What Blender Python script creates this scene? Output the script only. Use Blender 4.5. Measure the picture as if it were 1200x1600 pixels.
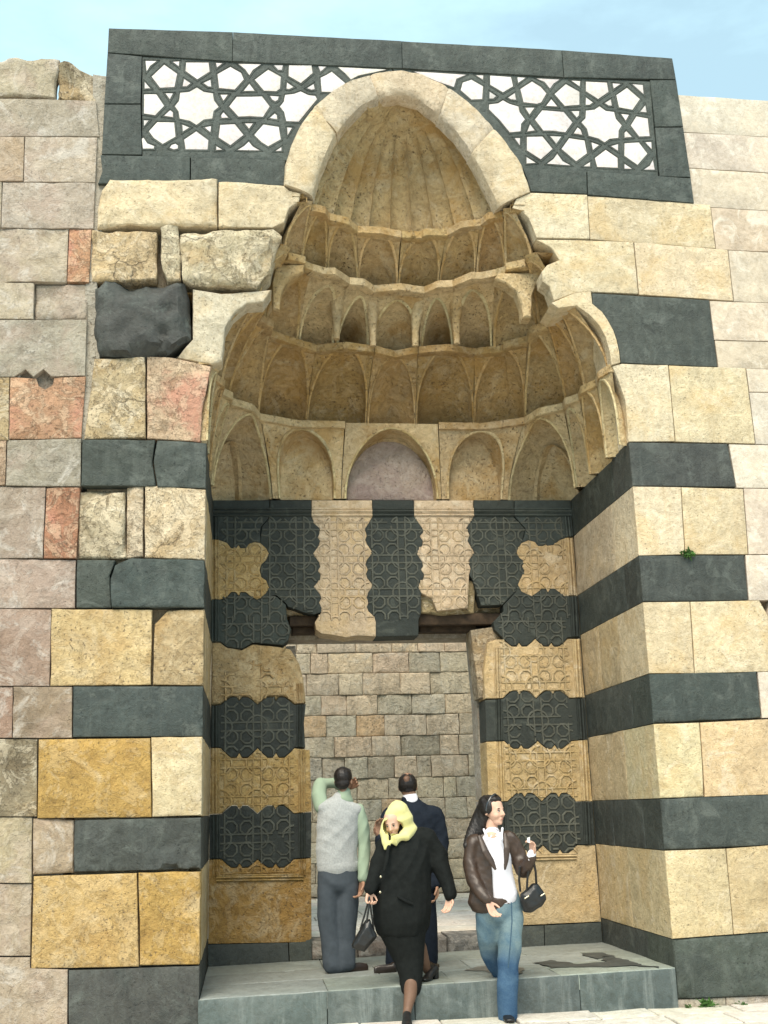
import bpy, bmesh, math, random
import numpy as np
from mathutils import Vector, Matrix, noise
from mathutils.geometry import delaunay_2d_cdt

for o in list(bpy.data.objects):
    bpy.data.objects.remove(o)
SC = bpy.context.scene
COL = SC.collection
# ------------------------------------------------------------------ camera
# survey units: camera 1.6 high, 9.3 from the facade plane; K brings them to metres
K = 0.905
FPX, DCAM, HCAM = 1750.0, 9.3, 1.6
PITCH, ROLL, YAW = math.radians(14.76), math.radians(-1.64), math.radians(7.17)
fw = Vector((math.sin(YAW)*math.cos(PITCH), math.cos(YAW)*math.cos(PITCH), math.sin(PITCH)))
r0 = Vector((math.cos(YAW), -math.sin(YAW), 0)); u0 = r0.cross(fw)
RT = r0*math.cos(ROLL)+u0*math.sin(ROLL); UP = u0*math.cos(ROLL)-r0*math.sin(ROLL)
cam_d = bpy.data.cameras.new('camera'); cam = bpy.data.objects.new('camera', cam_d); COL.objects.link(cam)
cam_d.sensor_fit = 'VERTICAL'; cam_d.sensor_height = 36; cam_d.lens = FPX/1600*36
cam_d.clip_start = .05; cam_d.clip_end = 2000
cam.matrix_world = Matrix(((RT.x, UP.x, -fw.x, 0), (RT.y, UP.y, -fw.y, -DCAM*K), (RT.z, UP.z, -fw.z, HCAM*K), (0, 0, 0, 1)))
SC.camera = cam
SC.render.engine = 'CYCLES'
SC.view_settings.view_transform = 'Standard'; SC.view_settings.look = 'None'
SC.view_settings.gamma = 1; SC.view_settings.use_curve_mapping = False
SC.view_settings.exposure = 0.74
# ------------------------------------------------------------------ sky and sun
SUN_EL, SUN_AZ = math.radians(53), math.radians(-20)     # azimuth: behind the camera, to its left
w = bpy.data.worlds.new('World'); SC.world = w; w.use_nodes = True
nt = w.node_tree; nt.nodes.clear()
out = nt.nodes.new('ShaderNodeOutputWorld'); bg = nt.nodes.new('ShaderNodeBackground')
sky = nt.nodes.new('ShaderNodeTexSky'); sky.sky_type = 'NISHITA'; sky.sun_disc = False
sky.sun_elevation = SUN_EL; sky.sun_rotation = math.pi+SUN_AZ*-1
sky.air_density = 1.0; sky.dust_density = 3.0; sky.ozone_density = 1.0; sky.altitude = 300
tcw = nt.nodes.new('ShaderNodeTexCoord'); mpw = nt.nodes.new('ShaderNodeMapping'); mpw.inputs['Scale'].default_value = (1, 1, 2.5)
nzw = nt.nodes.new('ShaderNodeTexNoise'); nzw.inputs['Scale'].default_value = 2.2; nzw.inputs['Detail'].default_value = 7; nzw.inputs['Roughness'].default_value = .58
rmw = nt.nodes.new('ShaderNodeMapRange'); rmw.inputs['From Min'].default_value = .40; rmw.inputs['From Max'].default_value = .72
rmw.inputs['To Min'].default_value = .50; rmw.inputs['To Max'].default_value = .95
mxw = nt.nodes.new('ShaderNodeMix'); mxw.data_type = 'RGBA'
mxw.inputs['B'].default_value = (6.7, 9.9, 10.9, 1)       # thin bright overcast veil
nt.links.new(tcw.outputs['Generated'], mpw.inputs[0]); nt.links.new(mpw.outputs[0], nzw.inputs['Vector'])
nt.links.new(nzw.outputs['Fac'], rmw.inputs['Value']); nt.links.new(rmw.outputs[0], mxw.inputs['Factor'])
nt.links.new(sky.outputs[0], mxw.inputs['A']); nt.links.new(mxw.outputs['Result'], bg.inputs[0])
bg.inputs[1].default_value = 0.085
nt.links.new(bg.outputs[0], out.inputs[0])
sl = bpy.data.lights.new('sun', 'SUN'); sl.energy = 3.1; sl.angle = math.radians(38); sl.color = (1, .90, .75)
sun = bpy.data.objects.new('sun', sl); COL.objects.link(sun)
sd = Vector((math.sin(SUN_AZ)*math.cos(SUN_EL), -math.cos(SUN_AZ)*math.cos(SUN_EL), math.sin(SUN_EL)))
sun.rotation_euler = sd.to_track_quat('Z', 'Y').to_euler(); sun.location = sd*30

# ------------------------------------------------------------------ measuring helpers (facade survey)
def ray(px, py):
    return RT*((px-600)/FPX) - UP*((py-800)/FPX) + fw
def onY(px, py, Y):
    r = ray(px, py); t = (Y+DCAM)/r.y
    return Vector((r.x*t, Y, HCAM+r.z*t))
def FA(px, py, Y=0.0):
    p = onY(px, py, Y); return (p.x, p.z)
XL, XR, DEP = -.355, 3.42, 1.9      # jamb planes and back wall of the recess

# ------------------------------------------------------------------ object helpers
def mk(name, verts, faces, mat, parent=None, smooth=None, color=None, kind=None):
    me = bpy.data.meshes.new(name)
    me.from_pydata([(v[0]*K, v[1]*K, v[2]*K) for v in verts], [], faces)
    me.materials.append(mat)
    if smooth is not None:
        me.polygons.foreach_set('use_smooth', [True]*len(me.polygons))
        if smooth < 180: me.set_sharp_from_angle(angle=math.radians(smooth))
    me.update()
    o = bpy.data.objects.new(name, me); COL.objects.link(o)
    if parent: o.parent = parent
    if color: o.color = (*color, 1)
    if kind: o['kind'] = kind
    return o
def thing(name, label, cat, loc=(0, 0, 0), group=None):
    o = bpy.data.objects.new(name, None); COL.objects.link(o); o['label'] = label; o['category'] = cat
    if group: o['group'] = group
    return o
def tag(o, label, cat, group=None):
    o['label'] = label; o['category'] = cat
    if group: o['group'] = group
    return o
def fnoise(x, y, z, s, H=1.0, oct=4):
    return noise.fractal(Vector((x*s, y*s, z*s)), H, 2.0, oct)

# ------------------------------------------------------------------ materials
def nn(nt, t, **kw):
    n = nt.nodes.new(t)
    for k, v in kw.items():
        if k in n.inputs: n.inputs[k].default_value = v
        else: setattr(n, k, v)
    return n
def base_mat(name, rough=.85):
    m = bpy.data.materials.new(name); m.use_nodes = True; nt = m.node_tree
    b = nt.nodes['Principled BSDF']; b.inputs['Roughness'].default_value = rough
    b.inputs['Specular IOR Level'].default_value = .3
    return m, nt, b
def mixc(nt, fac, a, b, mode='MIX'):
    n = nt.nodes.new('ShaderNodeMix'); n.data_type = 'RGBA'; n.blend_type = mode
    for s, v in (('Factor', fac), ('A', a), ('B', b)):
        if hasattr(v, 'links') or isinstance(v, bpy.types.NodeSocket): nt.links.new(v, n.inputs[s])
        elif s == 'Factor': n.inputs[s].default_value = v
        else: n.inputs[s].default_value = (*v, 1)
    return n.outputs['Result']
def ramp(nt, src, a, b, lo=0., hi=1.):
    n = nt.nodes.new('ShaderNodeMapRange'); n.inputs['From Min'].default_value = a; n.inputs['From Max'].default_value = b
    n.inputs['To Min'].default_value = lo; n.inputs['To Max'].default_value = hi
    nt.links.new(src, n.inputs['Value']); return n.outputs[0]
def noi(nt, vec, scale, det=5, rough=.6, dist=0.):
    n = nt.nodes.new('ShaderNodeTexNoise'); n.inputs['Scale'].default_value = scale; n.inputs['Detail'].default_value = det
    n.inputs['Roughness'].default_value = rough; n.inputs['Distortion'].default_value = dist
    nt.links.new(vec, n.inputs['Vector']); return n.outputs['Fac']
def mth(nt, op, a, b):
    n = nt.nodes.new('ShaderNodeMath'); n.operation = op
    for i, v in enumerate((a, b)):
        if isinstance(v, bpy.types.NodeSocket): nt.links.new(v, n.inputs[i])
        else: n.inputs[i].default_value = v
    return n.outputs[0]
def coords(nt):
    tc = nt.nodes.new('ShaderNodeTexCoord'); oi = nt.nodes.new('ShaderNodeObjectInfo')
    add = nt.nodes.new('ShaderNodeVectorMath'); add.operation = 'ADD'
    cr = nt.nodes.new('ShaderNodeCombineXYZ')
    k = mth(nt, 'MULTIPLY', oi.outputs['Random'], 40.)
    nt.links.new(k, cr.inputs[0]); nt.links.new(k, cr.inputs[2])
    nt.links.new(tc.outputs['Object'], add.inputs[0]); nt.links.new(cr.outputs[0], add.inputs[1])
    return add.outputs[0], oi, tc.outputs['Object']
def stone_mat(name, stain=(.42, .27, .10), pale=(.80, .74, .62), dark=(.16, .12, .08), a_stain=.45, a_pale=.4, a_pit=.55, a_dark=.3,
              rough=.88, bump=.5, streak=0., spec=.3, mott=.22, vein=0., crack=0., blotch=0., sc=None):
    m, nt, b = base_mat(name, rough); b.inputs['Specular IOR Level'].default_value = spec
    v, oi, raw = coords(nt); c = oi.outputs['Color']
    big = noi(nt, v, 2.2, 6, .62, .4); mid = noi(nt, v, 9, 6, .68, .6); fine = noi(nt, v, 30, 6, .74); vf = noi(nt, v, 95, 3, .7)
    c = mixc(nt, 1., c, mixc(nt, ramp(nt, mid, .3, .72), (1-mott,)*3, (1+mott*.8,)*3), 'MULTIPLY')
    c = mixc(nt, ramp(nt, fine, .36, .56, .75, 0), c, mixc(nt, 1., c, (.76, .72, .66), 'MULTIPLY'))
    c = mixc(nt, ramp(nt, vf, .52, .72, 0, .5), c, mixc(nt, 1., c, (1.28, 1.27, 1.24), 'MULTIPLY'))
    n0 = noi(nt, v, 1.1, 3, .5)
    c = mixc(nt, 1., c, mixc(nt, ramp(nt, n0, .3, .7), (.84, .84, .85), (1.14, 1.13, 1.10)), 'MULTIPLY')
    c = mixc(nt, ramp(nt, big, .50, .63, 0, a_stain), c, stain)
    big2 = noi(nt, v, 3.7, 6, .7, 1.2)
    c = mixc(nt, ramp(nt, big2, .54, .64, 0, a_pale), c, pale)
    n3 = noi(nt, v, 1.6, 6, .75, 2.0)
    c = mixc(nt, ramp(nt, n3, .58, .74, 0, a_dark), c, dark)
    if vein:
        wv = noi(nt, v, 3.2, 7, .6, 2.5)
        e = mth(nt, 'ABSOLUTE', mth(nt, 'SUBTRACT', wv, .5), 0.)
        c = mixc(nt, ramp(nt, e, 0.0, .018, vein, 0), c, dark)
    if streak:
        mp = nt.nodes.new('ShaderNodeMapping'); mp.inputs['Scale'].default_value = (7, 7, .7); nt.links.new(v, mp.inputs[0])
        st = noi(nt, mp.outputs[0], 1.6, 6, .7, .3)
        c = mixc(nt, ramp(nt, st, .52, .72, 0, streak), c, sc or pale)
    hx = 0.
    if blotch:      # crisp-edged encrusted patches, slightly proud
        bn = noi(nt, v, 4.3, 7, .66, 1.6); bm = ramp(nt, bn, .515, .545, 0, 1)
        c = mixc(nt, mth(nt, 'MULTIPLY', bm, blotch), c, mixc(nt, .5, pale, mixc(nt, 1., c, (1.25, 1.2, 1.12), 'MULTIPLY')))
        bn2 = noi(nt, v, 6.1, 6, .7, .9); bm2 = ramp(nt, bn2, .57, .60, 0, 1)
        c = mixc(nt, mth(nt, 'MULTIPLY', bm2, blotch*.8), c, mixc(nt, 1., c, (.60, .54, .46), 'MULTIPLY'))
        hx = mth(nt, 'SUBTRACT', mth(nt, 'MULTIPLY', bm, .35*blotch), mth(nt, 'MULTIPLY', bm2, .5*blotch))
    if crack:
        wp = nt.nodes.new('ShaderNodeTexNoise'); wp.inputs['Scale'].default_value = 3.; wp.inputs['Detail'].default_value = 6; nt.links.new(v, wp.inputs['Vector'])
        av = nt.nodes.new('ShaderNodeVectorMath'); av.operation = 'MULTIPLY_ADD'; av.inputs[1].default_value = (.5, .5, .5)
        nt.links.new(wp.outputs['Color'], av.inputs[0]); nt.links.new(v, av.inputs[2])
        vo = nt.nodes.new('ShaderNodeTexVoronoi'); vo.feature = 'DISTANCE_TO_EDGE'; vo.inputs['Scale'].default_value = 1.7; nt.links.new(av.outputs[0], vo.inputs['Vector'])
        cm = mth(nt, 'MULTIPLY', ramp(nt, vo.outputs['Distance'], .006, .016, 1, 0), ramp(nt, noi(nt, v, 1.9, 3, .6), .46, .56, 0, crack))
        c = mixc(nt, cm, c, dark); cx = mth(nt, 'MULTIPLY', cm, 1.2)
        hx = mth(nt, 'SUBTRACT', hx, cx)
    pit = noi(nt, v, 42, 3, .75); cl = noi(nt, v, 3.1, 4, .6)
    pm = mth(nt, 'MULTIPLY', ramp(nt, pit, .60, .66, 0, min(1, a_pit*1.5)), ramp(nt, cl, .38, .62, .15, 1))
    c = mixc(nt, pm, c, dark)
    nt.links.new(c, b.inputs['Base Color'])
    h = mth(nt, 'ADD', mth(nt, 'MULTIPLY', mid, 1.2), mth(nt, 'ADD', mth(nt, 'MULTIPLY', fine, .6), mth(nt, 'MULTIPLY', vf, .25)))
    h = mth(nt, 'ADD', mth(nt, 'SUBTRACT', h, mth(nt, 'MULTIPLY', pm, .6)), hx)
    bp = nt.nodes.new('ShaderNodeBump'); bp.inputs['Strength'].default_value = min(1, bump*1.25); bp.inputs['Distance'].default_value = .028
    nt.links.new(h, bp.inputs['Height']); nt.links.new(bp.outputs[0], b.inputs['Normal'])
    return m
M_LIME = stone_mat('limestone', stain=(.50, .34, .15), pale=(.74, .66, .52), a_stain=.45, a_pale=.35, a_pit=.45, a_dark=.16, bump=.55, blotch=.14, streak=.30, sc=(.42, .28, .13))
M_GOLD = stone_mat('golden_limestone', stain=(.30, .17, .05), pale=(.62, .53, .37), a_stain=.45, a_pale=.30, a_pit=.6, a_dark=.3, bump=.7, blotch=.3)
M_PINK = stone_mat('pink_limestone', stain=(.52, .24, .17), pale=(.62, .50, .36), a_stain=.75, a_pale=.5, a_pit=.5, a_dark=.3, bump=.8, vein=.3, blotch=.6)
M_ROUGH = stone_mat('weathered_limestone', stain=(.40, .27, .13), pale=(.70, .62, .48), a_stain=.6, a_pale=.5, a_pit=.6, a_dark=.35, bump=1.0, vein=.4, crack=.5, blotch=.6)
M_WALL = stone_mat('grey_wall_stone', stain=(.36, .27, .22), pale=(.56, .52, .47), dark=(.17, .15, .13), a_stain=.5, a_pale=.5, a_pit=.35, a_dark=.4, bump=.6, blotch=.3)
M_FAR = stone_mat('courtyard_wall_stone', stain=(.48, .39, .28), pale=(.66, .61, .52), dark=(.17, .15, .12), a_stain=.4, a_pale=.45, a_pit=.5, a_dark=.3, bump=.8, blotch=.3, streak=.45, sc=(.16, .145, .115))
M_BAS = stone_mat('basalt', stain=(.036, .044, .040), pale=(.125, .14, .125), dark=(.012, .015, .015), a_stain=.6, a_pale=.42, a_pit=.5, a_dark=.6,
                  rough=.66, bump=.38, streak=.30, spec=.35, mott=.26, blotch=.2)
M_BASC = stone_mat('carved_basalt', stain=(.042, .048, .042), pale=(.11, .12, .10), dark=(.014, .018, .018), a_stain=.5, a_pale=.35, a_pit=.3, a_dark=.4,
                  rough=.72, bump=.3, spec=.3)
M_NICHE = stone_mat('ochre_vault_stone', stain=(.40, .235, .075), pale=(.66, .57, .41), dark=(.16, .11, .06), a_stain=.7, a_pale=.28, a_pit=.7, a_dark=.55, bump=.75, blotch=.22)
M_PAV = stone_mat('paving_stone', stain=(.50, .45, .38), pale=(.66, .63, .58), dark=(.25, .23, .2), a_stain=.4, a_pale=.5, a_pit=.3, a_dark=.25, bump=.3, rough=.7, blotch=.25)
M_STEP = stone_mat('slate_step', stain=(.17, .19, .18), pale=(.27, .30, .285), dark=(.055, .062, .06), a_stain=.4, a_pale=.2, a_pit=.2, a_dark=.25, rough=.5,
                  bump=.25, streak=.5, spec=.4, blotch=.08)
M_MARB = stone_mat('white_marble', stain=(.62, .54, .50), pale=(.76, .73, .71), dark=(.42, .39, .37), a_stain=.5, a_pale=.5, a_pit=.15, a_dark=.35, rough=.5, bump=.08, mott=.04)
M_MORT = stone_mat('mortar', stain=(.28, .24, .18), pale=(.42, .38, .31), a_stain=.4, a_pale=.4, a_pit=.5, a_dark=.3, bump=1.)

def simple_mat(name, col, rough=.8, spec=.3, nscale=0, namp=.2, bump=0., sheen=0., weave=0):
    m, nt, b = base_mat(name, rough); b.inputs['Specular IOR Level'].default_value = spec
    v, oi, raw = coords(nt)
    if nscale:
        n = noi(nt, v, nscale, 5, .6)
        c = mixc(nt, ramp(nt, n, .3, .7), tuple(x*(1-namp) for x in col), tuple(min(1, x*(1+namp)) for x in col))
        nt.links.new(c, b.inputs['Base Color'])
        if bump:
            bp = nt.nodes.new('ShaderNodeBump'); bp.inputs['Strength'].default_value = bump; bp.inputs['Distance'].default_value = .01
            nt.links.new(n, bp.inputs['Height']); nt.links.new(bp.outputs[0], b.inputs['Normal'])
    else: b.inputs['Base Color'].default_value = (*col, 1)
    if sheen: b.inputs['Sheen Weight'].default_value = sheen
    return m

# ------------------------------------------------------------------ stone builder
def frame_y(Y): return (Vector((0, Y, 0)), Vector((1, 0, 0)), Vector((0, 0, 1)), Vector((0, -1, 0)))
F0 = frame_y(0); FB = frame_y(DEP)
FJR = (Vector((XR, 0, 0)), Vector((0, 1, 0)), Vector((0, 0, 1)), Vector((-1, 0, 0)))   # right jamb, a = Y
FJL = (Vector((XL, 0, 0)), Vector((0, 1, 0)), Vector((0, 0, 1)), Vector((1, 0, 0)))
def frame_z(Z): return (Vector((0, 0, Z)), Vector((1, 0, 0)), Vector((0, 1, 0)), Vector((0, 0, 1)))

def dense(poly, step):
    o = []
    n = len(poly)
    for i in range(n):
        a = np.array(poly[i]); b = np.array(poly[(i+1) % n]); L = np.linalg.norm(b-a)
        k = max(1, int(math.ceil(L/step)))
        for j in range(k): o.append(a+(b-a)*j/k)
    return np.array(o)
def inset(P, d):
    n = len(P); prev = P[np.arange(n)-1]; nxt = P[(np.arange(n)+1) % n]
    e1 = P-prev; e2 = nxt-P
    e1 = e1/(np.linalg.norm(e1, axis=1, keepdims=True)+1e-9); e2 = e2/(np.linalg.norm(e2, axis=1, keepdims=True)+1e-9)
    n1 = np.stack([-e1[:, 1], e1[:, 0]], 1); n2 = np.stack([-e2[:, 1], e2[:, 0]], 1)
    b = n1+n2; L = np.linalg.norm(b, axis=1, keepdims=True); b = b/(L+1e-9)
    s = 1/np.maximum(.45, np.sum(b*n1, axis=1, keepdims=True))
    return P+b*d*s
def area(P):
    x, y = P[:, 0], P[:, 1]; return .5*np.sum(x*np.roll(y, -1)-np.roll(x, -1)*y)
def inside(P, q):
    x, y = q[:, 0:1], q[:, 1:2]; a = P; b = np.roll(P, -1, 0)
    c = ((a[:, 1] > y) != (b[:, 1] > y)) & (x < (b[:, 0]-a[:, 0])*(y-a[:, 1])/(b[:, 1]-a[:, 1]+1e-12)+a[:, 0])
    return (c.sum(1) % 2) == 1
def bdist(P, q):
    a = P; b = np.roll(P, -1, 0); d = b-a
    t = ((q[:, None, :]-a)*d).sum(2)/((d*d).sum(1)+1e-12); t = np.clip(t, 0, 1)
    return np.linalg.norm(q[:, None, :]-(a+t[..., None]*d), axis=2).min(1)
SEED = [0]
def stone(name, poly, fr, mat, color, parent, depth=.25, proud=0., rough=.003, bevel=.008, res=.07, joint=.004, chip=0., tilt=(0, 0), wob=0., smooth=35, label=None, nscale=3.0):
    """one dressed stone: outline polygon, real thickness, worn edges and an uneven face"""
    SEED[0] += 1; sd = SEED[0]*7.31
    P = np.array(poly, float)
    if area(P) < 0: P = P[::-1]
    P = dense(P, max(res, .03)); P = inset(P, joint)
    if wob:
        for i in range(len(P)):
            P[i] += np.array((fnoise(P[i][0], P[i][1], sd, 5), fnoise(P[i][0], P[i][1], sd+9, 5)))*wob
    n = len(P)
    mn, mx = P.min(0), P.max(0)
    rings = []
    if bevel > 0:
        for k in (.35, 1.):
            R = inset(P, bevel*k); ok = inside(P, R) & (bdist(P, R) > bevel*k*.8); rings.append(R[ok])
    gx = np.arange(mn[0]+res*.5, mx[0], res); gy = np.arange(mn[1]+res*.5, mx[1], res*.87)
    rnd = random.Random(sd)
    G = [(x+(res/2 if j % 2 else 0)+rnd.uniform(-.2, .2)*res, y+rnd.uniform(-.2, .2)*res) for j, y in enumerate(gy) for x in gx]
    if G:
        G = np.array(G); ok = inside(P, G); G = G[ok]
        if len(G): G = G[bdist(P, G) > max(bevel*1.3, res*.45)]
        if len(G): rings.append(G)
    Q = np.vstack([P]+[r for r in rings if len(r)])
    vs, es, fs, ov, oe, of = delaunay_2d_cdt([Vector((float(a), float(b))) for a, b in Q], [], [list(range(n))], 1, 1e-6)
    V2 = np.array([(v.x, v.y) for v in vs]); d = bdist(P, V2)
    O, U, W, N = fr; cen = (mn+mx)/2
    front = []
    for i, (a, b) in enumerate(V2):
        c = proud + tilt[0]*(a-cen[0]) + tilt[1]*(b-cen[1])
        if rough: c += rough*2.2*fnoise(a, b, sd, nscale, .9, 5)
        bv = bevel*(1+1.2*fnoise(a, b, sd+3, 4)) if bevel > .012 else bevel
        if bv > 0 and d[i] < bv: t = 1-d[i]/bv; c -= bv*.8*(1-math.sqrt(max(0, 1-t*t)))
        if chip:
            k = noise.noise(Vector((a*2.6+sd, b*2.6, sd)))+.35*noise.noise(Vector((a*9+sd, b*9, sd)))
            e = max(0, 1-d[i]/.16)*.45
            t = k+e-.38
            if t > 0: c -= chip*min(1, t*5)*(.6+.6*noise.noise(Vector((a*6, b*6, sd+5))))
        front.append(O+U*float(a)+W*float(b)+N*c)
    verts = [tuple(v) for v in front]; faces = [tuple(f) for f in fs]
    # orientation
    nrm = U.cross(W)
    flip = nrm.dot(N) < 0
    if flip: faces = [f[::-1] for f in faces]
    # boundary loop in order
    idx = {}
    for i, l in enumerate(ov):
        for q in l:
            if q < n: idx[q] = i
    loop = [idx[i] for i in range(n) if i in idx]
    m = len(loop); d0 = len(verts)
    for i in loop: verts.append(verts[i])
    b0 = len(verts)
    for i in loop:
        a, b = V2[i]; verts.append(tuple(O+U*float(a)+W*float(b)-N*depth))
    for i in range(m):
        j = (i+1) % m; f = (d0+i, b0+i, b0+j, d0+j)
        faces.append(f[::-1] if flip else f)
    faces.append(tuple(b0+i for i in range(m)) if flip else tuple(b0+m-1-i for i in range(m)))
    o = mk(name, verts, faces, mat, parent, smooth, color)
    if label: o['label'] = label
    return o
def PX(pts, Y=0., snapL=False, snapR=False, tol=.10):
    o = []
    for p in pts:
        x, z = FA(p[0], p[1], Y)
        if snapR and abs(x-XR) < tol: x = XR
        if snapL and abs(x-XL) < tol: x = XL
        o.append((x, z))
    return o
def box(name, lo, hi, mat, parent=None, color=None, kind=None):
    x0, y0, z0 = lo; x1, y1, z1 = hi
    v = [(x0, y0, z0), (x1, y0, z0), (x1, y1, z0), (x0, y1, z0), (x0, y0, z1), (x1, y0, z1), (x1, y1, z1), (x0, y1, z1)]
    f = [(0, 3, 2, 1), (4, 5, 6, 7), (0, 1, 5, 4), (1, 2, 6, 5), (2, 3, 7, 6), (3, 0, 4, 7)]
    return mk(name, v, f, mat, parent, None, color, kind)

# ================================================================== GROUND, STEP, COURTYARD
CREAM = (.60, .50, .345); CREAM2 = (.62, .53, .39); WARM = (.58, .45, .27); GOLD = (.47, .305, .10); TAN = (.50, .37, .19)
PINK = (.56, .36, .27); RED = (.50, .24, .16); GREY = (.47, .43, .37); MAUVE = (.45, .37, .31); BLK = (.049, .057, .051)
def jit(c, a=.07):
    k = 1+random.uniform(-a, a); return tuple(max(0, x*k*(1+random.uniform(-a*.3, a*.3))) for x in c)
random.seed(4)
g = mk('ground', [(-60, -40, -.03), (60, -40, -.03), (60, 80, -.03), (-60, 80, -.03)], [(0, 1, 2, 3)], M_PAV, kind='structure', color=(.62, .58, .52))
yy = 0.0; row = 0
for dy in (.33, .42, .38, .45, .40, .5):
    x = -1.9-random.random()*.4
    while x < 5.2:
        wdt = random.uniform(.38, .8)
        stone('paving_slab', [(x, yy-dy), (x+wdt, yy-dy), (x+wdt, yy), (x, yy)], frame_z(0), M_PAV, jit((.60, .57, .52), .12), g, depth=.06, proud=random.uniform(-.006, .006),
              rough=.004, bevel=.012, res=.14, joint=.007)
        x += wdt
    yy -= dy
# raised platform of the recess: a thing with its slabs
plat = thing('stone_platform', 'low grey slate platform filling the recess, one step above the pavement', 'step')
def zp(x, y): return .226+.017*(x-XL)-.004*y
ZP = .25
xs = [XL-.01, .62, 1.30, 1.97, 2.62, XR]
nx = 0
for i in range(5):
    zt = zp((xs[i]+xs[i+1])/2, .3)
    # riser slab
    stone('riser_slab', [(xs[i], -.05), (xs[i+1], -.05), (xs[i+1], zp(xs[i+1], 0)-.004), (xs[i], zp(xs[i], 0)-.004)], frame_y(-.012), M_STEP, jit((.085, .108, .102), .08), plat,
          depth=.1, rough=.0035, bevel=.009, res=.06, joint=.002)
ysl = [-.008, .66, 1.28, DEP]
for r in range(3):
    xb = [XL]+sorted([XL+(XR-XL)*(k+.5*(r % 2)+random.uniform(-.12, .12))/4 for k in range(1, 4)])+[XR]
    for i in range(4):
        x0, x1, y0, y1 = xb[i], xb[i+1], ysl[r], ysl[r+1]
        xc, yc = (x0+x1)/2, (y0+y1)/2
        stone('floor_slab', [(x0, y0), (x1, y0), (x1, y1), (x0, y1)], frame_z(zp(xc, yc)), M_STEP, jit((.26, .285, .265), .10), plat, depth=.12, tilt=(.017, -.004),
              rough=.0025, bevel=.006, res=.12, joint=.002)
# wet patches lying in the hollows of the platform
M_WET = simple_mat('wet_stone', (.060, .066, .063), rough=.55, spec=.2, nscale=9, namp=.3)
M_DAMP = simple_mat('damp_stone', (.15, .14, .12), rough=.5, spec=.4, nscale=9, namp=.3)
def puddle(pts, m, nm, lab):
    P = []
    for px, py in pts:
        r = ray(px, py); z = .262; t = (z-HCAM)/r.z
        x, y = r.x*t, r.y*t-DCAM
        z = zp(x, y)+.006; t = (z-HCAM)/r.z; P.append((r.x*t, r.y*t-DCAM))
    P = dense(P, .02); sd = random.random()*50
    P = np.array([p+np.array((fnoise(p[0], p[1], sd, 7), fnoise(p[0], p[1], sd+5, 7)))*np.array((.05, .028)) for p in P])
    vs, es, fs, ov, a, b = delaunay_2d_cdt([Vector((float(q[0]), float(q[1]))) for q in P], [], [list(range(len(P)))], 1, 1e-6)
    o = mk(nm, [(v.x, v.y, zp(v.x, v.y)+.006) for v in vs], [tuple(f) for f in fs], m)
    for p in o.data.polygons:
        pass
    return tag(o, lab, 'stain')
tag(puddle([(835, 1504), (860, 1500), (905, 1506), (948, 1502), (936, 1492), (962, 1496), (985, 1502), (1030, 1512), (985, 1508), (945, 1511), (900, 1510), (862, 1512), (848, 1507)], M_WET, 'wet_patch',
    ''), 'dark wet patch spreading over the platform towards the right jamb', 'stain')
tag(puddle([(728, 1516), (745, 1510), (770, 1508), (812, 1512), (818, 1520), (800, 1524), (775, 1519), (750, 1517)], M_DAMP, 'damp_patch', ''), 'faint brown damp patch on the platform behind the woman in jeans', 'stain')
tag(puddle([(905, 1489), (940, 1488), (960, 1494), (935, 1497)], M_WET, 'wet_patch', ''), 'small dark wet patch in the back corner of the platform', 'stain')
# threshold
thr = thing('door_threshold', 'worn grey stone threshold under the doorway, hollowed in the middle', 'threshold')
tx = [FA(485, 1470, DEP)[0], FA(560, 1470, DEP)[0], FA(700, 1470, DEP)[0], FA(762, 1470, DEP)[0]]
for i in range(3):
    zt = .40 if i != 1 else .385
    stone('threshold_block', [(tx[i], .22), (tx[i+1], .22), (tx[i+1], zt), (tx[i], zt)], frame_y(DEP), M_WALL, jit((.16, .16, .15), .2), thr, depth=.42, rough=.008, bevel=.05, res=.045, joint=.003, chip=.012)
# courtyard paving
cy = mk('courtyard_floor', [(-6, 2.3, .36), (9, 2.3, .36), (9, 7.3, .36), (-6, 7.3, .36)], [(0, 1, 2, 3)], M_PAV, kind='structure', color=(.5, .46, .4))
y = 2.34; r = 0
while y < 7.0:
    dy = random.uniform(.42, .55); x = -1.2+random.random()*.3
    while x < 5.0:
        wd = random.uniform(.55, .95)
        if x+wd > .3 and x < 4.3:
            stone('paving_slab', [(x, y), (x+wd, y), (x+wd, min(7.04, y+dy)), (x, min(7.04, y+dy))], frame_z(.40), M_PAV, jit((.62, .57, .50), .10), cy, depth=.05, proud=random.uniform(-.004, .004),
                  rough=.003, bevel=.01, res=.2, joint=.006)
        x += wd
    y += dy
# courtyard wall
YF = 7.05
fwall = thing('courtyard_wall', 'pale grey coursed stone wall across the courtyard, seen through the doorway', 'wall')
box('wall_core', (-5, YF+.05, .3), (8, YF+.6, 5.6), M_MORT, fwall, (.30, .26, .20))
CX = lambda x: 450+x/2.353
CY_ = lambda y: 980+y/2.353
rowsF = [(-60, 0, None), (0, 48, None), (48, 93, [30, 107, 247, 383, 478, 575, 660, 740]), (93, 168, [20, 83, 147, 312, 445, 560, 690, 740]), (168, 248, [20, 68, 187, 275, 412, 523, 672, 740]),
    (248, 322, [20, 122, 215, 328, 455, 578, 740]), (322, 400, [20, 140, 250, 355, 510, 630, 740]), (400, 475, [20, 60, 170, 308, 415, 560, 630, 740]),
    (475, 555, [20, 125, 210, 293, 392, 475, 528, 665, 740]), (555, 632, [20, 120, 255, 370, 475, 573, 620, 740]), (632, 710, [20, 90, 175, 255, 345, 470, 580, 660, 740]),
    (710, 785, None), (785, 860, None), (860, 935, None), (935, 985, None), (985, 1030, None)]
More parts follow.
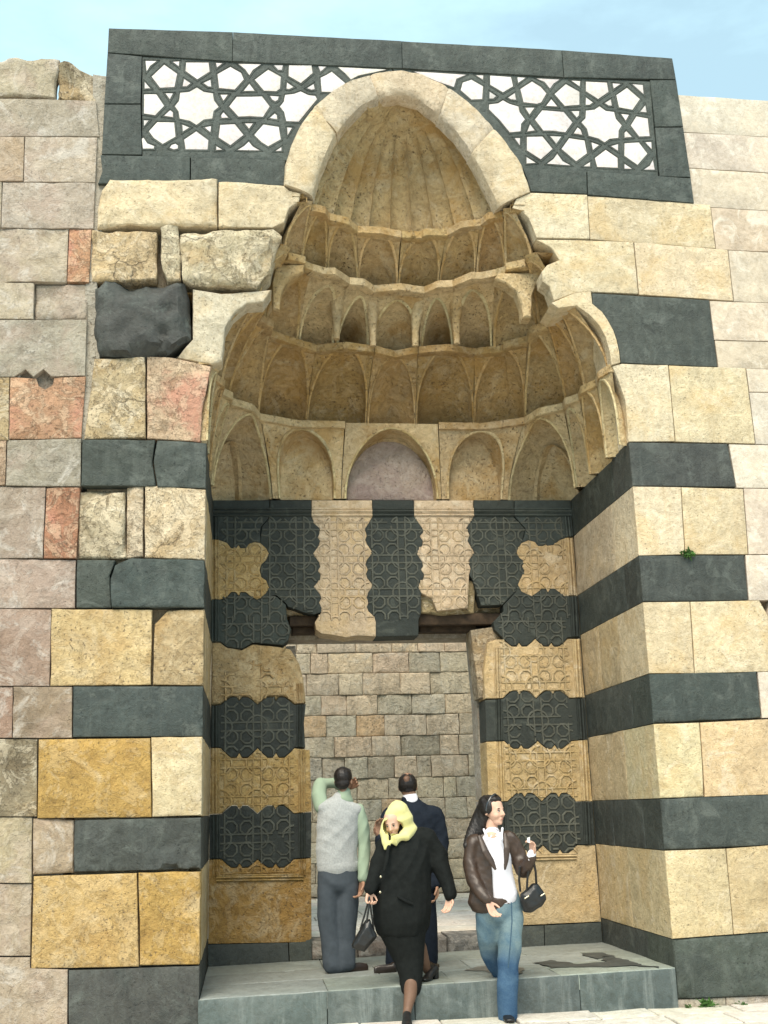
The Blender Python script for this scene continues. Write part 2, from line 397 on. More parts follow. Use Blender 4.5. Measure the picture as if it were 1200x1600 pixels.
xa0, xb0 = FA(400, 1200, YF)[0], FA(830, 1200, YF)[0]
for ri, (ya, yb, xs_) in enumerate(rowsF):
    z1 = FA(600, CY_(ya), YF)[1]; z0 = FA(600, CY_(yb), YF)[1]
    if z1 < .36: break
    z0 = max(z0, .36)
    if xs_: X = [FA(CX(v), CY_((ya+yb)/2), YF)[0] for v in xs_]
    else: X = [FA(CX(10), 1200, YF)[0]]
    while X[0] > xa0: X.insert(0, X[0]-random.uniform(.32, .62))
    while X[-1] < xb0+.3: X.append(X[-1]+random.uniform(.32, .62))
    for i in range(len(X)-1):
        c = random.choice([(.36, .32, .265), (.33, .30, .255), (.39, .335, .27), (.30, .285, .25), (.37, .315, .26)])
        if xs_ and ((ri == 6 and i in (1, 3)) or (ri == 10 and i == 6)): c = (.38, .29, .20)
        if xs_ and i == 5 and ri in (7, 8): c = (.25, .235, .20)
        stone('wall_block', [(X[i], z0), (X[i+1], z0), (X[i+1], z1), (X[i], z1)], frame_y(YF), M_FAR, jit((c[0]*1.95, c[1]*1.84, c[2]*1.66), .06), fwall, depth=.12, proud=random.uniform(-.012, .012), rough=.007,
              bevel=.014, res=.065, joint=.003, chip=.016 if random.random() < .5 else 0, wob=.006)
zt = FA(600, CY_(-60), YF)[1]

# ================================================================== SIDE WALLS
random.seed(11)
lw = thing('ashlar_wall', 'weathered grey and pink ashlar wall left of the portal, its top course broken', 'wall')
box('wall_core', (-4.2, .07, -.2), (-1.42, 2.2, 7.55), M_MORT, lw, (.30, .26, .21))
def addstones(lst, parent, **kw):
    for e in lst:
        pts, mat, col = e[0], e[1], e[2]; k = dict(kw); k.update(e[3] if len(e) > 3 else {})
        nm = k.pop('name', None) or {'basalt': 'basalt_block', 'limestone': 'limestone_block'}.get(mat.name, 'stone_block')
        sl_, sr_ = k.pop('sl', False), k.pop('sr', False)
        stone(nm, PX(pts, 0, sl_, sr_, k.pop('tol', .10)), F0, mat, jit(col, .11 if mat is M_BAS else .06), parent, **k)
LWS = [
 ([(-60, 92), (0, 96), (12, 92), (50, 93), (93, 95), (88, 151), (-60, 151)], M_WALL, GREY, dict(rough=.012, bevel=.03, wob=.03)),
 ([(89, 151), (94, 98), (100, 96), (125, 104), (150, 113), (152, 160), (120, 157)], M_ROUGH, (.42, .38, .29), dict(rough=.03, bevel=.05, wob=.03, chip=.05)),
 ([(-60, 153), (150, 157), (155, 213), (-60, 213)], M_WALL, (.42, .40, .36), {}),
 ([(-60, 213), (38, 213), (36, 283), (-60, 283)], M_WALL, MAUVE, {}), ([(39, 213), (152, 214), (149, 285), (37, 284)], M_WALL, (.46, .42, .385), {}),
 ([(-60, 284), (3, 284), (1, 356), (-60, 356)], M_WALL, GREY, {}), ([(4, 284), (149, 286), (146, 357), (2, 356)], M_WALL, (.46, .42, .39), {}),
 ([(-60, 357), (107, 357), (104, 440), (-60, 440)], M_WALL, GREY, dict(chip=.03, rough=.012)), ([(108, 357), (143, 358), (139, 441), (105, 441)], M_PINK, (.52, .32, .22), {}),
 ([(-60, 441), (53, 441), (52, 498), (-60, 498)], M_WALL, GREY, {}), ([(54, 441), (138, 442), (136, 498), (53, 498)], M_WALL, (.44, .40, .36), dict(chip=.07, rough=.015, bevel=.02)),
 ([(-60, 499), (136, 499), (133, 587), (80, 588), (68, 577), (52, 589), (40, 578), (22, 589), (-60, 589)], M_WALL, (.38, .36, .335), {}),
 ([(-60, 590), (15, 590), (13, 688), (-60, 688)], M_ROUGH, (.46, .39, .26), {}), ([(16, 590), (22, 589), (56, 590), (60, 602), (70, 607), (82, 600), (84, 589), (134, 588), (127, 684), (14, 686)], M_PINK, (.53, .33, .24), dict(chip=.015)),
 ([(-60, 688), (10, 688), (8, 758), (-60, 758)], M_PINK, (.50, .38, .31), {}), ([(11, 687), (127, 686), (126, 760), (9, 759)], M_WALL, (.33, .31, .285), dict(rough=.01)),
 ([(-60, 760), (71, 761), (67, 872), (-60, 872)], M_WALL, (.37, .325, .30), {}), ([(72, 761), (125, 761), (119, 872), (68, 872)], M_PINK, (.47, .25, .175), dict(chip=.02, rough=.012)),
 ([(-60, 873), (118, 874), (117, 950), (-60, 950)], M_WALL, (.45, .38, .35), dict(chip=.02)),
 ([(-60, 951), (80, 952), (77, 1072), (-60, 1072)], M_WALL, (.37, .285, .25), {}),
 ([(-60, 1073), (20, 1073), (19, 1153), (-60, 1153)], M_WALL, (.34, .25, .21), {}), ([(21, 1073), (113, 1073), (112, 1153), (20, 1153)], M_WALL, (.32, .26, .215), dict(rough=.015, chip=.03)),
 ([(-60, 1154), (58, 1155), (57, 1276), (-60, 1276)], M_ROUGH, (.34, .31, .235), dict(rough=.012)),
 ([(-60, 1277), (50, 1277), (49, 1380), (-60, 1380)], M_WALL, (.41, .37, .29), dict(chip=.02)), ([(51, 1278), (115, 1281), (114, 1364), (50, 1367)], M_WALL, (.46, .39, .31), dict(chip=.03, bevel=.02)),
 ([(-60, 1381), (49, 1381), (47, 1494), (-60, 1494)], M_WALL, (.42, .36, .31), dict(chip=.02)),
 ([(-60, 1496), (47, 1496), (47, 1513), (106, 1515), (105, 1640), (-60, 1640)], M_WALL, (.47, .42, .36), {}),
]
LWS = [(a, m, (c[0]*.90, c[1]*.84, c[2]*.73), k) for a, m, c, k in LWS]
addstones(LWS, lw, depth=.12, rough=.007, bevel=.006, res=.045, joint=.0012)
rw = thing('ashlar_wall', 'smooth pale ashlar wall right of the portal', 'wall')
box('wall_core', (4.6, .07, -.2), (7.4, 2.2, 7.9), M_MORT, rw, (.40, .34, .26))
R_ = 1330
PALE = (.54, .49, .42)
RWS = [
 ([(1057, 148), (R_, 166), (R_, 222), (1066, 206)], M_WALL, (.50, .48, .43), {}), ([(1067, 207), (1150, 211), (R_, 223), (R_, 278), (1075, 262)], M_WALL, (.52, .48, .42), {}),
 ([(1076, 263), (R_, 279), (R_, 338), (1084, 322)], M_WALL, PALE, {}),
 ([(1111, 324), (R_, 338), (R_, 400), (1119, 389)], M_WALL, (.54, .47, .38), {}),
 ([(1138, 391), (R_, 401), (R_, 478), (1147, 471)], M_WALL, PALE, {}),
 ([(1109, 470), (R_, 478), (R_, 536), (1116, 531)], M_WALL, PALE, {}), ([(1117, 532), (R_, 537), (R_, 580), (1123, 575)], M_WALL, (.50, .45, .38), {}),
 ([(1166, 576), (R_, 580), (R_, 615), (1171, 612)], M_WALL, PALE, {}), ([(1171, 613), (R_, 616), (R_, 698), (1181, 694)], M_WALL, (.54, .50, .45), {}),
 ([(1139, 694), (R_, 698), (R_, 764), (1151, 762)], M_WALL, (.56, .52, .46), {}), ([(1162, 763), (R_, 765), (R_, 866), (1170, 866)], M_WALL, (.50, .44, .39), {}),
 ([(1165, 867), (R_, 867), (R_, 936), (1170, 938)], M_WALL, (.55, .50, .44), {}), ([(1200, 960), (1206, 938), (R_, 937), (R_, 1048), (1206, 1050)], M_WALL, PALE, {}),
 ([(1184, 1050), (R_, 1046), (R_, 1118), (1191, 1122)], M_WALL, (.56, .52, .46), {}),
 ([(1232, 1122), (R_, 1118), (R_, 1235), (1241, 1240)], M_WALL, PALE, {}), ([(1232, 1241), (R_, 1236), (R_, 1315), (1242, 1319)], M_WALL, PALE, {}),
 ([(1242, 1320), (R_, 1316), (R_, 1447), (1251, 1452)], M_WALL, PALE, {}), ([(1252, 1453), (R_, 1448), (R_, 1560), (1262, 1560)], M_WALL, PALE, {}),
]
M_PALE = stone_mat('pale_wall_stone', stain=(.60, .50, .38), pale=(.72, .67, .58), dark=(.38, .33, .27), a_stain=.4, a_pale=.5, a_pit=.2, a_dark=.25, bump=.3, blotch=.12)
RWS = [(a, M_PALE, (c[0]*.98, c[1]*.94, c[2]*.88), k) for a, m, c, k in RWS]
addstones(RWS, rw, depth=.12, rough=.003, bevel=.004, res=.08, joint=.0009)

# the same coursed masonry carries on along both walls
random.seed(17)
for par, xa, xb, ztop, mt, base_c in ((lw, -4.2, -1.95, 7.5, M_WALL, GREY), (rw, 5.0, 7.4, 7.85, M_PALE, (.52, .47, .40))):
    z = 0.
    while z < ztop-.05:
        h = random.uniform(.34, .62); z2 = min(ztop, z+h); x = xa
        while x < xb:
            x2 = min(xb, x+random.uniform(.5, 1.0))
            stone('stone_block', [(x, z), (x2, z), (x2, z2), (x, z2)], frame_y(.03), mt, jit(base_c, .12), par, depth=.06, rough=.006, bevel=.008, res=.12, joint=.0015)
            x = x2
        z = z2

# ================================================================== PORTAL FACADE
portal = thing('stone_portal', 'tall striped black and cream stone portal with a deep arched recess', 'portal')
random.seed(21)
box('rubble_core', (-1.36, .10, -.2), (XL-.10, 2.3, 4.66), M_MORT, portal, (.26, .21, .14))
box('rubble_core', (-1.30, .16, 4.66), (-.62, 2.6, 8.55), M_MORT, portal, (.34, .28, .2))
box('rubble_core', (XR+.10, .10, -.2), (4.60, 2.3, 4.66), M_MORT, portal, (.26, .21, .14))
box('rubble_core', (3.72, .16, 4.66), (4.30, 2.6, 8.55), M_MORT, portal, (.34, .28, .2))
box('rubble_core', (-.9, 2.42, 3.75), (3.9, 2.75, 8.5), M_MORT, portal, (.30, .25, .18))
box('sky_block_slab', (-1.28, .10, 8.55), (4.2, 2.72, 8.68), M_MORT, portal, (.34, .30, .24))  # unseen slab added over the vault to stop sky light leaking in
# mortar slot between the old wall and the portal
stone('mortar_strip', PX([(144, 112), (176, 118), (164, 300), (152, 440), (156, 565), (136, 690), (122, 690), (128, 560), (132, 440), (140, 300)]), frame_y(.03), M_MORT, (.44, .40, .33), portal, depth=.06, rough=.01, res=.08)
RO = dict(rough=.018, bevel=.026, chip=.05, wob=.012, res=.032)
R2 = dict(rough=.009, bevel=.012, chip=.018, wob=.005, res=.036)
SM = dict(rough=.002, bevel=.006, res=.09)
LL = [
 ([(160, 300), (172, 282), (340, 283), (340, 357), (205, 353), (152, 358), (153, 330)], M_LIME, CREAM, dict(rough=.008, bevel=.03, chip=.03, res=.05, proud=.05)),
 ([(341, 285), (443, 291), (452, 298), (470, 303), (468, 316), (452, 327), (444, 350), (425, 357), (341, 357)], M_LIME, CREAM, dict(R2, proud=.03)),
 ([(143, 360), (246, 362), (244, 438), (142, 440)], M_ROUGH, WARM, dict(RO, proud=.01)),
 ([(250, 356), (262, 351), (279, 354), (284, 400), (282, 438), (262, 440), (252, 410)], M_ROUGH, CREAM2, dict(RO, proud=.03, chip=.02)),
 ([(281, 367), (300, 364), (428, 358), (441, 372), (431, 392), (423, 424), (412, 436), (400, 449), (300, 446), (285, 440)], M_ROUGH, CREAM, dict(RO, proud=.05, bevel=.04)),
 ([(149, 452), (165, 441), (289, 441), (297, 470), (299, 528), (262, 557), (152, 557), (146, 500)], M_BAS, (.046, .050, .046), dict(rough=.02, bevel=.10, chip=.06, wob=.02, res=.04, proud=.07)),
 ([(301, 450), (345, 458), (425, 452), (412, 472), (386, 473), (364, 490), (352, 512), (347, 562), (332, 569), (276, 558), (301, 530)], M_LIME, (.54, .47, .37), dict(rough=.012, bevel=.018, chip=.015, wob=.004, res=.045, depth=.22)),
 ([(148, 560), (227, 556), (228, 684), (131, 686)], M_ROUGH, (.50, .41, .25), dict(R2)),
 ([(229, 556), (275, 559), (330, 571), (322, 602), (316, 640), (313, 690), (229, 685)], M_PINK, (.54, .40, .27), dict(R2, sl=True, tol=.03)),
 ([(128, 686), (243, 687), (238, 720), (244, 761), (127, 760)], M_BAS, BLK, dict(R2, rough=.010, proud=.015)), ([(245, 687), (313, 691), (314, 763), (246, 762), (240, 722)], M_BAS, BLK, dict(R2, rough=.010, proud=.01, sl=True)),
 ([(122, 766), (195, 768), (197, 872), (119, 872)], M_ROUGH, (.52, .44, .30), dict(RO, chip=.04, proud=-.01)), ([(198, 760), (224, 757), (224, 870), (197, 871)], M_ROUGH, (.55, .45, .34), dict(R2, chip=.03)),
 ([(226, 757), (313, 765), (313, 875), (226, 871)], M_ROUGH, CREAM, dict(R2, sl=True, chip=.006, rough=.006)),
 ([(120, 874), (181, 875), (172, 900), (174, 950), (119, 950)], M_BAS, BLK, dict(R2, chip=0)), ([(180, 884), (206, 872), (313, 875), (313, 950), (174, 950), (172, 905)], M_BAS, (.052, .066, .060), dict(R2, sl=True, proud=.02)),
 ([(80, 951), (238, 952), (236, 1070), (78, 1072)], M_GOLD, (.54, .41, .22), dict(R2, chip=.012, rough=.005)), ([(241, 975), (262, 953), (313, 952), (313, 1071), (239, 1070)], M_GOLD, (.48, .36, .20), dict(R2, sl=True, chip=.03)),
 ([(114, 1072), (313, 1072), (314, 1151), (113, 1152)], M_BAS, (.052, .066, .060), dict(SM, bevel=.012, sl=True, chip=.008)),
 ([(60, 1155), (235, 1153), (237, 1277), (58, 1279)], M_GOLD, GOLD, dict(SM, bevel=.012)), ([(236, 1152), (313, 1151), (314, 1275), (238, 1276)], M_LIME, (.56, .47, .31), dict(R2, sl=True, chip=0)),
 ([(116, 1281), (313, 1277), (314, 1358), (115, 1363)], M_BAS, (.05, .055, .05), dict(R2, rough=.016, chip=.06, sl=True)),
 ([(52, 1369), (214, 1364), (217, 1511), (48, 1514)], M_GOLD, (.50, .345, .15), dict(SM, bevel=.012, rough=.004)), ([(216, 1363), (314, 1361), (315, 1507), (218, 1510)], M_GOLD, GOLD, dict(R2, sl=True, chip=.02)),
 ([(107, 1516), (315, 1509), (317, 1640), (107, 1640)], M_BAS, (.062, .064, .056), dict(SM, sl=True, rough=.006)),
]
addstones(LL, portal, depth=.3, joint=.002)
RR = [
 ([(829, 302), (917, 305), (921, 374), (838, 372), (832, 356), (826, 342), (814, 330), (800, 326), (806, 312)], M_LIME, CREAM2, dict(depth=.22, proud=.012)),
 ([(918, 306), (1110, 320), (1118, 388), (922, 374)], M_LIME, CREAM, {}),
 ([(838, 374), (922, 375), (990, 378), (998, 459), (925, 456), (900, 457), (866, 470), (859, 448), (848, 440), (846, 425), (855, 414), (874, 406), (862, 388)], M_LIME, CREAM, dict(depth=.2, bevel=.01)),
 ([(991, 378), (1137, 390), (1146, 470), (999, 460)], M_LIME, CREAM, {}),
 ([(861, 474), (898, 458), (923, 456), (925, 475), (940, 488), (949, 501), (958, 517), (963, 532), (967, 550), (969, 567), (955, 571), (952, 550), (946, 528), (936, 509), (920, 492), (900, 478), (872, 482)], M_LIME, (.60, .51, .34), dict(depth=.42, proud=.012, name='arch_stone')),
 ([(925, 458), (1108, 469), (1121, 573), (970, 567), (968, 550), (964, 532), (959, 517), (950, 501), (941, 488), (926, 475)], M_BAS, BLK, {}),
 ([(957, 572), (970, 568), (1044, 570), (1055, 689), (980, 690), (978, 660), (974, 625), (966, 594)], M_LIME, CREAM2, dict(sr=True, tol=.03)),
 ([(1045, 571), (1165, 575), (1180, 693), (1056, 690)], M_LIME, CREAM, {}),
 ([(983, 691), (1137, 693), (1150, 761), (989, 759)], M_BAS, BLK, dict(sr=True, depth=.5, bevel=.012)),
 ([(989, 760), (1064, 761), (1070, 866), (999, 868)], M_LIME, CREAM2, dict(sr=True, depth=.62)), ([(1065, 761), (1161, 764), (1169, 866), (1071, 866)], M_LIME, CREAM, {}),
 ([(1000, 868), (1163, 867), (1169, 938), (1007, 940)], M_BAS, BLK, dict(sr=True, depth=.42, bevel=.012, rough=.004)),
 ([(1007, 941), (1078, 940), (1085, 1052), (1017, 1052)], M_LIME, CREAM, dict(sr=True, depth=.7)), ([(1079, 940), (1186, 938), (1200, 962), (1206, 1049), (1086, 1052)], M_LIME, CREAM, {}),
 ([(1018, 1053), (1182, 1049), (1190, 1121), (1028, 1130)], M_BAS, (.052, .066, .059), dict(sr=True, depth=.5, bevel=.016, rough=.005, wob=.006)),
 ([(1028, 1131), (1093, 1129), (1101, 1245), (1043, 1247)], M_LIME, (.58, .49, .31), dict(sr=True, depth=.8, bevel=.014)), ([(1094, 1129), (1230, 1122), (1240, 1240), (1102, 1245)], M_LIME, WARM, {}),
 ([(1043, 1248), (1230, 1240), (1240, 1319), (1049, 1328)], M_BAS, (.052, .066, .059), dict(sr=True, depth=.45, bevel=.014, rough=.005)),
 ([(1049, 1329), (1134, 1326), (1146, 1460), (1051, 1467)], M_LIME, (.60, .50, .31), dict(sr=True, depth=.95)), ([(1135, 1326), (1240, 1318), (1250, 1452), (1147, 1460)], M_LIME, WARM, {}),
 ([(1051, 1468), (1250, 1453), (1260, 1553), (1056, 1562)], M_BAS, (.060, .072, .064), dict(sr=True, depth=.6, rough=.008, bevel=.02)),
 ([(1058, 1563), (1135, 1559), (1138, 1600), (1060, 1600)], M_WALL, (.48, .43, .34), dict(proud=-.02)), ([(1136, 1559), (1262, 1554), (1265, 1600), (1139, 1600)], M_WALL, (.5, .45, .36), dict(proud=-.02)),
]
addstones(RR, portal, depth=.3, joint=.0009, rough=.003, bevel=.005, res=.06)
# jamb courses (faces looking across the recess)
def zc(px, py): return FA(px, py)[1]
zr = [4.715, zc(989, 759.5), zc(999, 868), zc(1007, 940.5), zc(1017, 1052.5), zc(1028, 1130.5), zc(1043, 1247.5), zc(1049, 1328.5), zc(1051, 1467.5), .2]
y0s = [.5, .62, .42, .7, .5, .8, .45, .95, .6]
cs = [BLK, (.50, .42, .30), (.055, .066, .063), (.48, .38, .24), (.055, .066, .062), (.50, .40, .25), (.055, .064, .06), (.52, .41, .24), (.05, .058, .055)]
spl = [None, None, None, 1.3, None, None, 1.3, None, 1.2]
for i in range(9):
    z1, z0 = zr[i], zr[i+1]
    seg = [y0s[i]]+([spl[i]] if spl[i] else [])+[DEP]
    for a, b in zip(seg[:-1], seg[1:]):
        m = M_BAS if i % 2 == 0 else M_LIME
        stone('basalt_block' if i % 2 == 0 else 'limestone_block', [(a, z0), (b, z0), (b, z1), (a, z1)], FJR, m, jit(cs[i], .05), portal, depth=.12, rough=.0025, bevel=.005, res=.1, joint=.0015)
zl = [4.66, zc(314, 763), zc(313, 875), zc(313, 951), zc(313, 1071), zc(314, 1151.5), zc(314, 1276), zc(314, 1360), zc(315, 1508), .2]
for i in range(9):
    z1, z0 = zl[i], zl[i+1]
    m = M_BAS if i % 2 == 0 else M_LIME
    c = (.05, .055, .05) if i % 2 == 0 else (.52, .40, .22)
    seg = [.29, 1.1, DEP]
    for a, b in zip(seg[:-1], seg[1:]):
        stone('basalt_block' if i % 2 == 0 else 'limestone_block', [(a, z0), (b, z0), (b, z1), (a, z1)], FJL, m, jit(c, .05), portal, depth=.1, rough=.003, bevel=.006, res=.1, joint=.002)

# ---- hood arch
HO = [(443, 291), (445, 262), (454, 231), (469, 199), (491, 169), (519, 145), (550, 128), (585, 117), (627, 113), (662, 119), (696, 137), (730, 160), (763, 191), (793, 228), (814, 262), (829, 301)]
HI = [(487, 306), (497, 268), (509, 238), (522, 213), (537, 193), (553, 176), (565, 165), (592, 153), (624, 148), (655, 155), (690, 183), (715, 208), (738, 241), (757, 275), (770, 299), (781, 322)]
def samp(P, n):
    P = np.array(P, float); L = np.r_[0, np.cumsum(np.linalg.norm(np.diff(P, axis=0), axis=1))]; t = np.linspace(0, L[-1], n)
    return np.stack([np.interp(t, L, P[:, 0]), np.interp(t, L, P[:, 1])], 1)
NS = 121
ho = samp(HO, NS); hi = samp(HI, NS)
HOw = np.array([FA(*p) for p in ho]); HIw = np.array([FA(*p) for p in hi])
def voussoir(i0, i1, nm, col, bulge=.05, dp=.12, sd=0.):
    verts = []; faces = []; m = 15; cols = i1-i0+1
    prof = []
    for j in range(m):
        s = j/(m-1)      # 0 outer -> 1 inner/back
        if s < .12: prof.append((0.0, -.02+bulge*0.9*math.sin(s/.12*1.57)))
        elif s < .62:
            q = (s-.12)/.5; prof.append((q, bulge*(.9+.35*math.sin(q*3.14))-q*.02))
        else:
            q = (s-.62)/.38; prof.append((1.0+.10*math.sin(q*1.57), bulge*.85-.02-q*(dp+.03)))
    for i in range(i0, i1+1):
        O = HOw[i]; I = HIw[i]
        e = 1 if i0 < i < i1 else .985
        for (q, c) in prof:
            x = O[0]+(I[0]-O[0])*q; z = O[1]+(I[1]-O[1])*q
            n_ = .022*fnoise(x, c, z+sd, 3.2, .9, 5)
            c2 = c+n_-(.012 if e < 1 else 0)
            verts.append((x+n_*.4, -c2, z-n_*.3*(q > .9)))
    for i in range(cols-1):
        for j in range(m-1):
            a = i*m+j; faces.append((a, a+m, a+m+1, a+1))
    # closing back of the ring
    b0 = len(verts)
    for i in range(i0, i1+1): verts.append((HOw[i][0], .3, HOw[i][1]))
    for i in range(cols-1):
        faces.append((b0+i, b0+i+1, (i+1)*m, i*m)); faces.append((i*m+m-1, (i+1)*m+m-1, b0+i+1, b0+i))
    for i in (0, cols-1):
        f = tuple([b0+i]+[i*m+j for j in range(m)]); faces.append(f if i else f[::-1])
    return mk(nm, verts, faces, M_LIME, portal, 40, jit(col, .03))
cuts = [(0, 27, (.60, .51, .36)), (27, 49, (.58, .50, .38)), (49, 76, (.58, .47, .34)), (76, 96, (.57, .49, .38)), (96, 120, (.58, .48, .34))]
for k, (a, b, c) in enumerate(cuts): voussoir(a, b, 'hood_voussoir', c, .055 if k < 2 else .045, sd=k*5.1)

# ---- top inlaid band: frame blocks, field, marble pieces
band = bpy.data.objects.new('inlaid_band', None); COL.objects.link(band); band.parent = portal
FRM = [
 [(170, 45), (364, 51), (363, 97), (168, 83)], [(364, 51), (627.5, 65), (628.5, 108), (363, 97)], [(627.5, 65), (877.5, 79), (880.5, 122), (628.5, 108)], [(877.5, 79), (1050, 92), (1056, 125), (881, 122)],
 [(168, 84), (222, 89), (220, 163), (163, 163)], [(163, 164), (220, 164), (222, 243), (159, 242)],
 [(1015, 126), (1056, 126), (1067, 199), (1023, 199)], [(1023, 200), (1067, 200), (1079, 278), (1030, 276)],
 [(157, 243), (297, 246), (297, 287), (153, 288), (160, 268)], [(298, 246), (446, 251), (444, 291), (298, 287)],
 [(816, 263), (916, 268), (917, 304), (829, 300), (823, 280)], [(917, 268), (1079, 279), (1084, 318), (918, 305)],
]
for P in FRM: stone('frame_block', PX(P), F0, M_BAS, jit((.048, .060, .054), .06), band, depth=.14, proud=.012, rough=.002, bevel=.006, res=.12, joint=.0015)
HM = [(p+q)/2 for p, q in zip(ho, hi)]
lf = [(222, 88), (545, 104)]+[tuple(HM[i]) for i in range(60, -1, -6)]; lf = [(222, 88), (612, 106)]+[tuple(HM[i]) for i in range(58, 3, -6)]+[(456, 251), (222, 244)]
rf_ = [(613, 106), (1016, 127), (1029, 276), (820, 264)]+[tuple(HM[i]) for i in range(114, 58, -6)]
for P in (lf, rf_): stone('strapwork_panel', PX(P), F0, M_BAS, (.062, .076, .069), band, depth=.11, proud=-.004, rough=.0015, bevel=.004, res=.1, joint=.001)
PIECES = {(210, 80, 6.): [
 [(105,92),(205,92),(150,135),(115,185)], [(280,128),(400,212),(375,335),(240,342),(162,238)], [(362,100),(420,96),(415,140)], [(487,106),(695,106),(705,190),(590,262),(480,185)],
 [(765,110),(825,113),(775,150)], [(900,148),(1000,205),(1025,265),(940,358),(795,345),(780,215)], [(97,290),(147,347),(97,350)], [(467,262),(525,300),(490,328),(453,328)],
 [(648,298),(712,268),(720,332),(690,328)], [(92,405),(205,405),(278,512),(195,600),(90,583)], [(293,396),(360,396),(332,450)],
 [(430,390),(515,382),(585,342),(650,382),(735,395),(745,460),(790,522),(742,560),(730,630),(650,640),(582,690),(520,652),(425,630),(415,565),(380,515),(420,465)],
 [(808,408),(875,408),(835,462)], [(975,118),(1185,122),(1110,175),(1078,225),(1040,170)], [(1078,308),(1125,370),(1025,372)],
 [(960,428),(1080,428),(1195,425),(1268,518),(1205,615),(1080,608),(975,612),(890,518)], [(335,555),(360,575),(362,618),(280,605)], [(835,575),(880,622),(818,625),(815,600)],
 [(90,648),(133,650),(92,698)], [(215,665),(372,668),(385,800),(265,868),(180,810),(137,750)], [(450,690),(515,715),(455,752)], [(660,715),(717,703),(712,758)],
 [(70,820),(85,812),(120,865),(185,890),(180,912),(80,912)], [(333,905),(350,880),(385,868),(408,885),(405,912),(370,920)], [(580,752),(693,835),(685,920),(480,918),(468,828)],
 [(805,692),(940,685),(1022,785),(900,880),(790,808)], [(1037,678),(1110,678),(1075,727)], [(770,893),(820,922),(768,925)], [(1072,850),(1110,895),(1170,928),(970,925),(1030,890)]],
 (380, 80, 6.): [
 [(235,175),(352,240),(345,350),(310,375),(195,370),(110,268)], [(290,132),(372,132),(362,175),(330,175)], [(430,132),(640,132),(650,205),(540,298),(427,232)], [(705,140),(778,145),(725,190)],
 [(830,195),(955,300),(905,375),(870,385),(737,380),(727,250),(780,225)], [(890,150),(1340,172),(1080,228),(1010,265),(960,210)], [(412,295),(470,335),(430,355),(407,350)],
 [(600,345),(660,308),(670,355),(640,360)], [(385,450),(395,410),(480,400),(538,378),(610,412),(675,420),(692,450),(600,560),(520,660),(405,655),(385,570),(345,520),(385,470)],
 [(252,420),(332,425),(325,455),(300,470),(275,455)], [(295,585),(315,600),(318,638),(252,625)], [(190,688),(332,710),(352,825),(235,890),(170,850),(105,785)], [(413,715),(457,720),(417,785)],
 [(358,900),(358,932),(305,935)]],
 (640, 95, 6.): [
 [(45,100),(525,130),(440,165),(415,245),(250,190)], [(580,178),(688,240),(680,358),(580,362),(480,275),(500,205)], [(625,135),(690,137),(688,175)], [(757,140),(950,152),(970,240),(875,295),(757,225)],
 [(1012,155),(1085,158),(1020,205)], [(1040,265),(1148,195),(1230,246),(1282,306),(1235,388),(1195,402),(1070,388)], [(752,292),(810,330),(785,352),(750,352)], [(925,345),(985,305),(997,365),(950,360)],
 [(748,410),(830,400),(875,372),(935,405),(1020,430),(1030,480),(1080,550),(1045,590),(1040,660),(940,670),(850,560),(745,455)], [(1085,440),(1170,440),(1125,503)], [(1130,598),(1172,652),(1105,662)],
 [(986,725),(1035,725),(1033,790)], [(1101,714),(1245,711),(1340,827),(1230,923),(1101,840)], [(1098,905),(1180,955),(1098,962)]],
 (830, 105, 5.714): [
 [(50,100),(250,110),(200,145),(168,190),(120,130)], [(310,152),(430,220),(430,335),(300,345),(210,240)], [(362,120),(437,125),(432,170)], [(490,130),(675,138),(690,220),(598,283),(490,215)],
 [(728,145),(795,150),(738,190)], [(855,185),(970,285),(905,380),(785,358),(762,250)], [(905,152),(995,160),(1003,240)], [(490,272),(550,315),(520,335),(488,335)], [(660,320),(710,288),(720,342),(690,340)],
 [(180,288),(232,350),(135,345)], [(1018,342),(1030,403),(975,398)], [(100,385),(290,400),(368,492),(305,580),(190,565),(110,565),(35,468)], [(360,392),(428,392),(425,430),(408,448)],
 [(490,388),(565,380),(610,350),(665,390),(740,400),(755,460),(808,520),(780,565),(778,630),(700,638),(655,670),(600,635),(515,612),(500,550),(450,492),(487,455)], [(805,418),(872,425),(845,475)],
 [(940,440),(1040,458),(1057,615),(965,618),(890,520)], [(415,540),(440,560),(455,603),(382,590)], [(850,572),(898,622),(835,628),(835,585)], [(170,615),(268,620),(225,682)],
 [(340,635),(475,655),(498,768),(402,840),(272,730)], [(540,672),(605,695),(552,738)], [(715,705),(775,688),(775,745)], [(1020,670),(1072,668),(1075,728)], [(835,680),(960,672),(1037,772),(950,872),(833,790)],
 [(233,775),(280,840),(348,875),(145,860),(200,820)], [(665,740),(770,812),(772,898),(590,890),(570,812)], [(525,848),(525,885),(470,883)], [(835,865),(895,905),(835,905)], [(1087,830),(1103,915),(1010,912),(1060,880)]]}
grooves = []
def ridge(v, f, pts, Y, wd=.007, h=.004, closed=True, N=Vector((0, -1, 0))):
    n = len(pts); b = len(v)
    P = np.array(pts)
    for i in range(n):
        p = P[i]; a = P[i-1] if (closed or i) else P[i]; c = P[(i+1) % n] if (closed or i < n-1) else P[i]
        t = c-a; t = t/(np.linalg.norm(t)+1e-9); m = np.array((-t[1], t[0]))*wd
        v += [(p[0]+m[0], Y, p[1]+m[1]), (p[0], Y-h, p[1]), (p[0]-m[0], Y, p[1]-m[1])]
    for i in range(n if closed else n-1):
        j = (i+1) % n
        for k in (0, 1): f.append((b+i*3+k, b+i*3+k+1, b+j*3+k+1, b+j*3+k))
rv, rfc = [], []
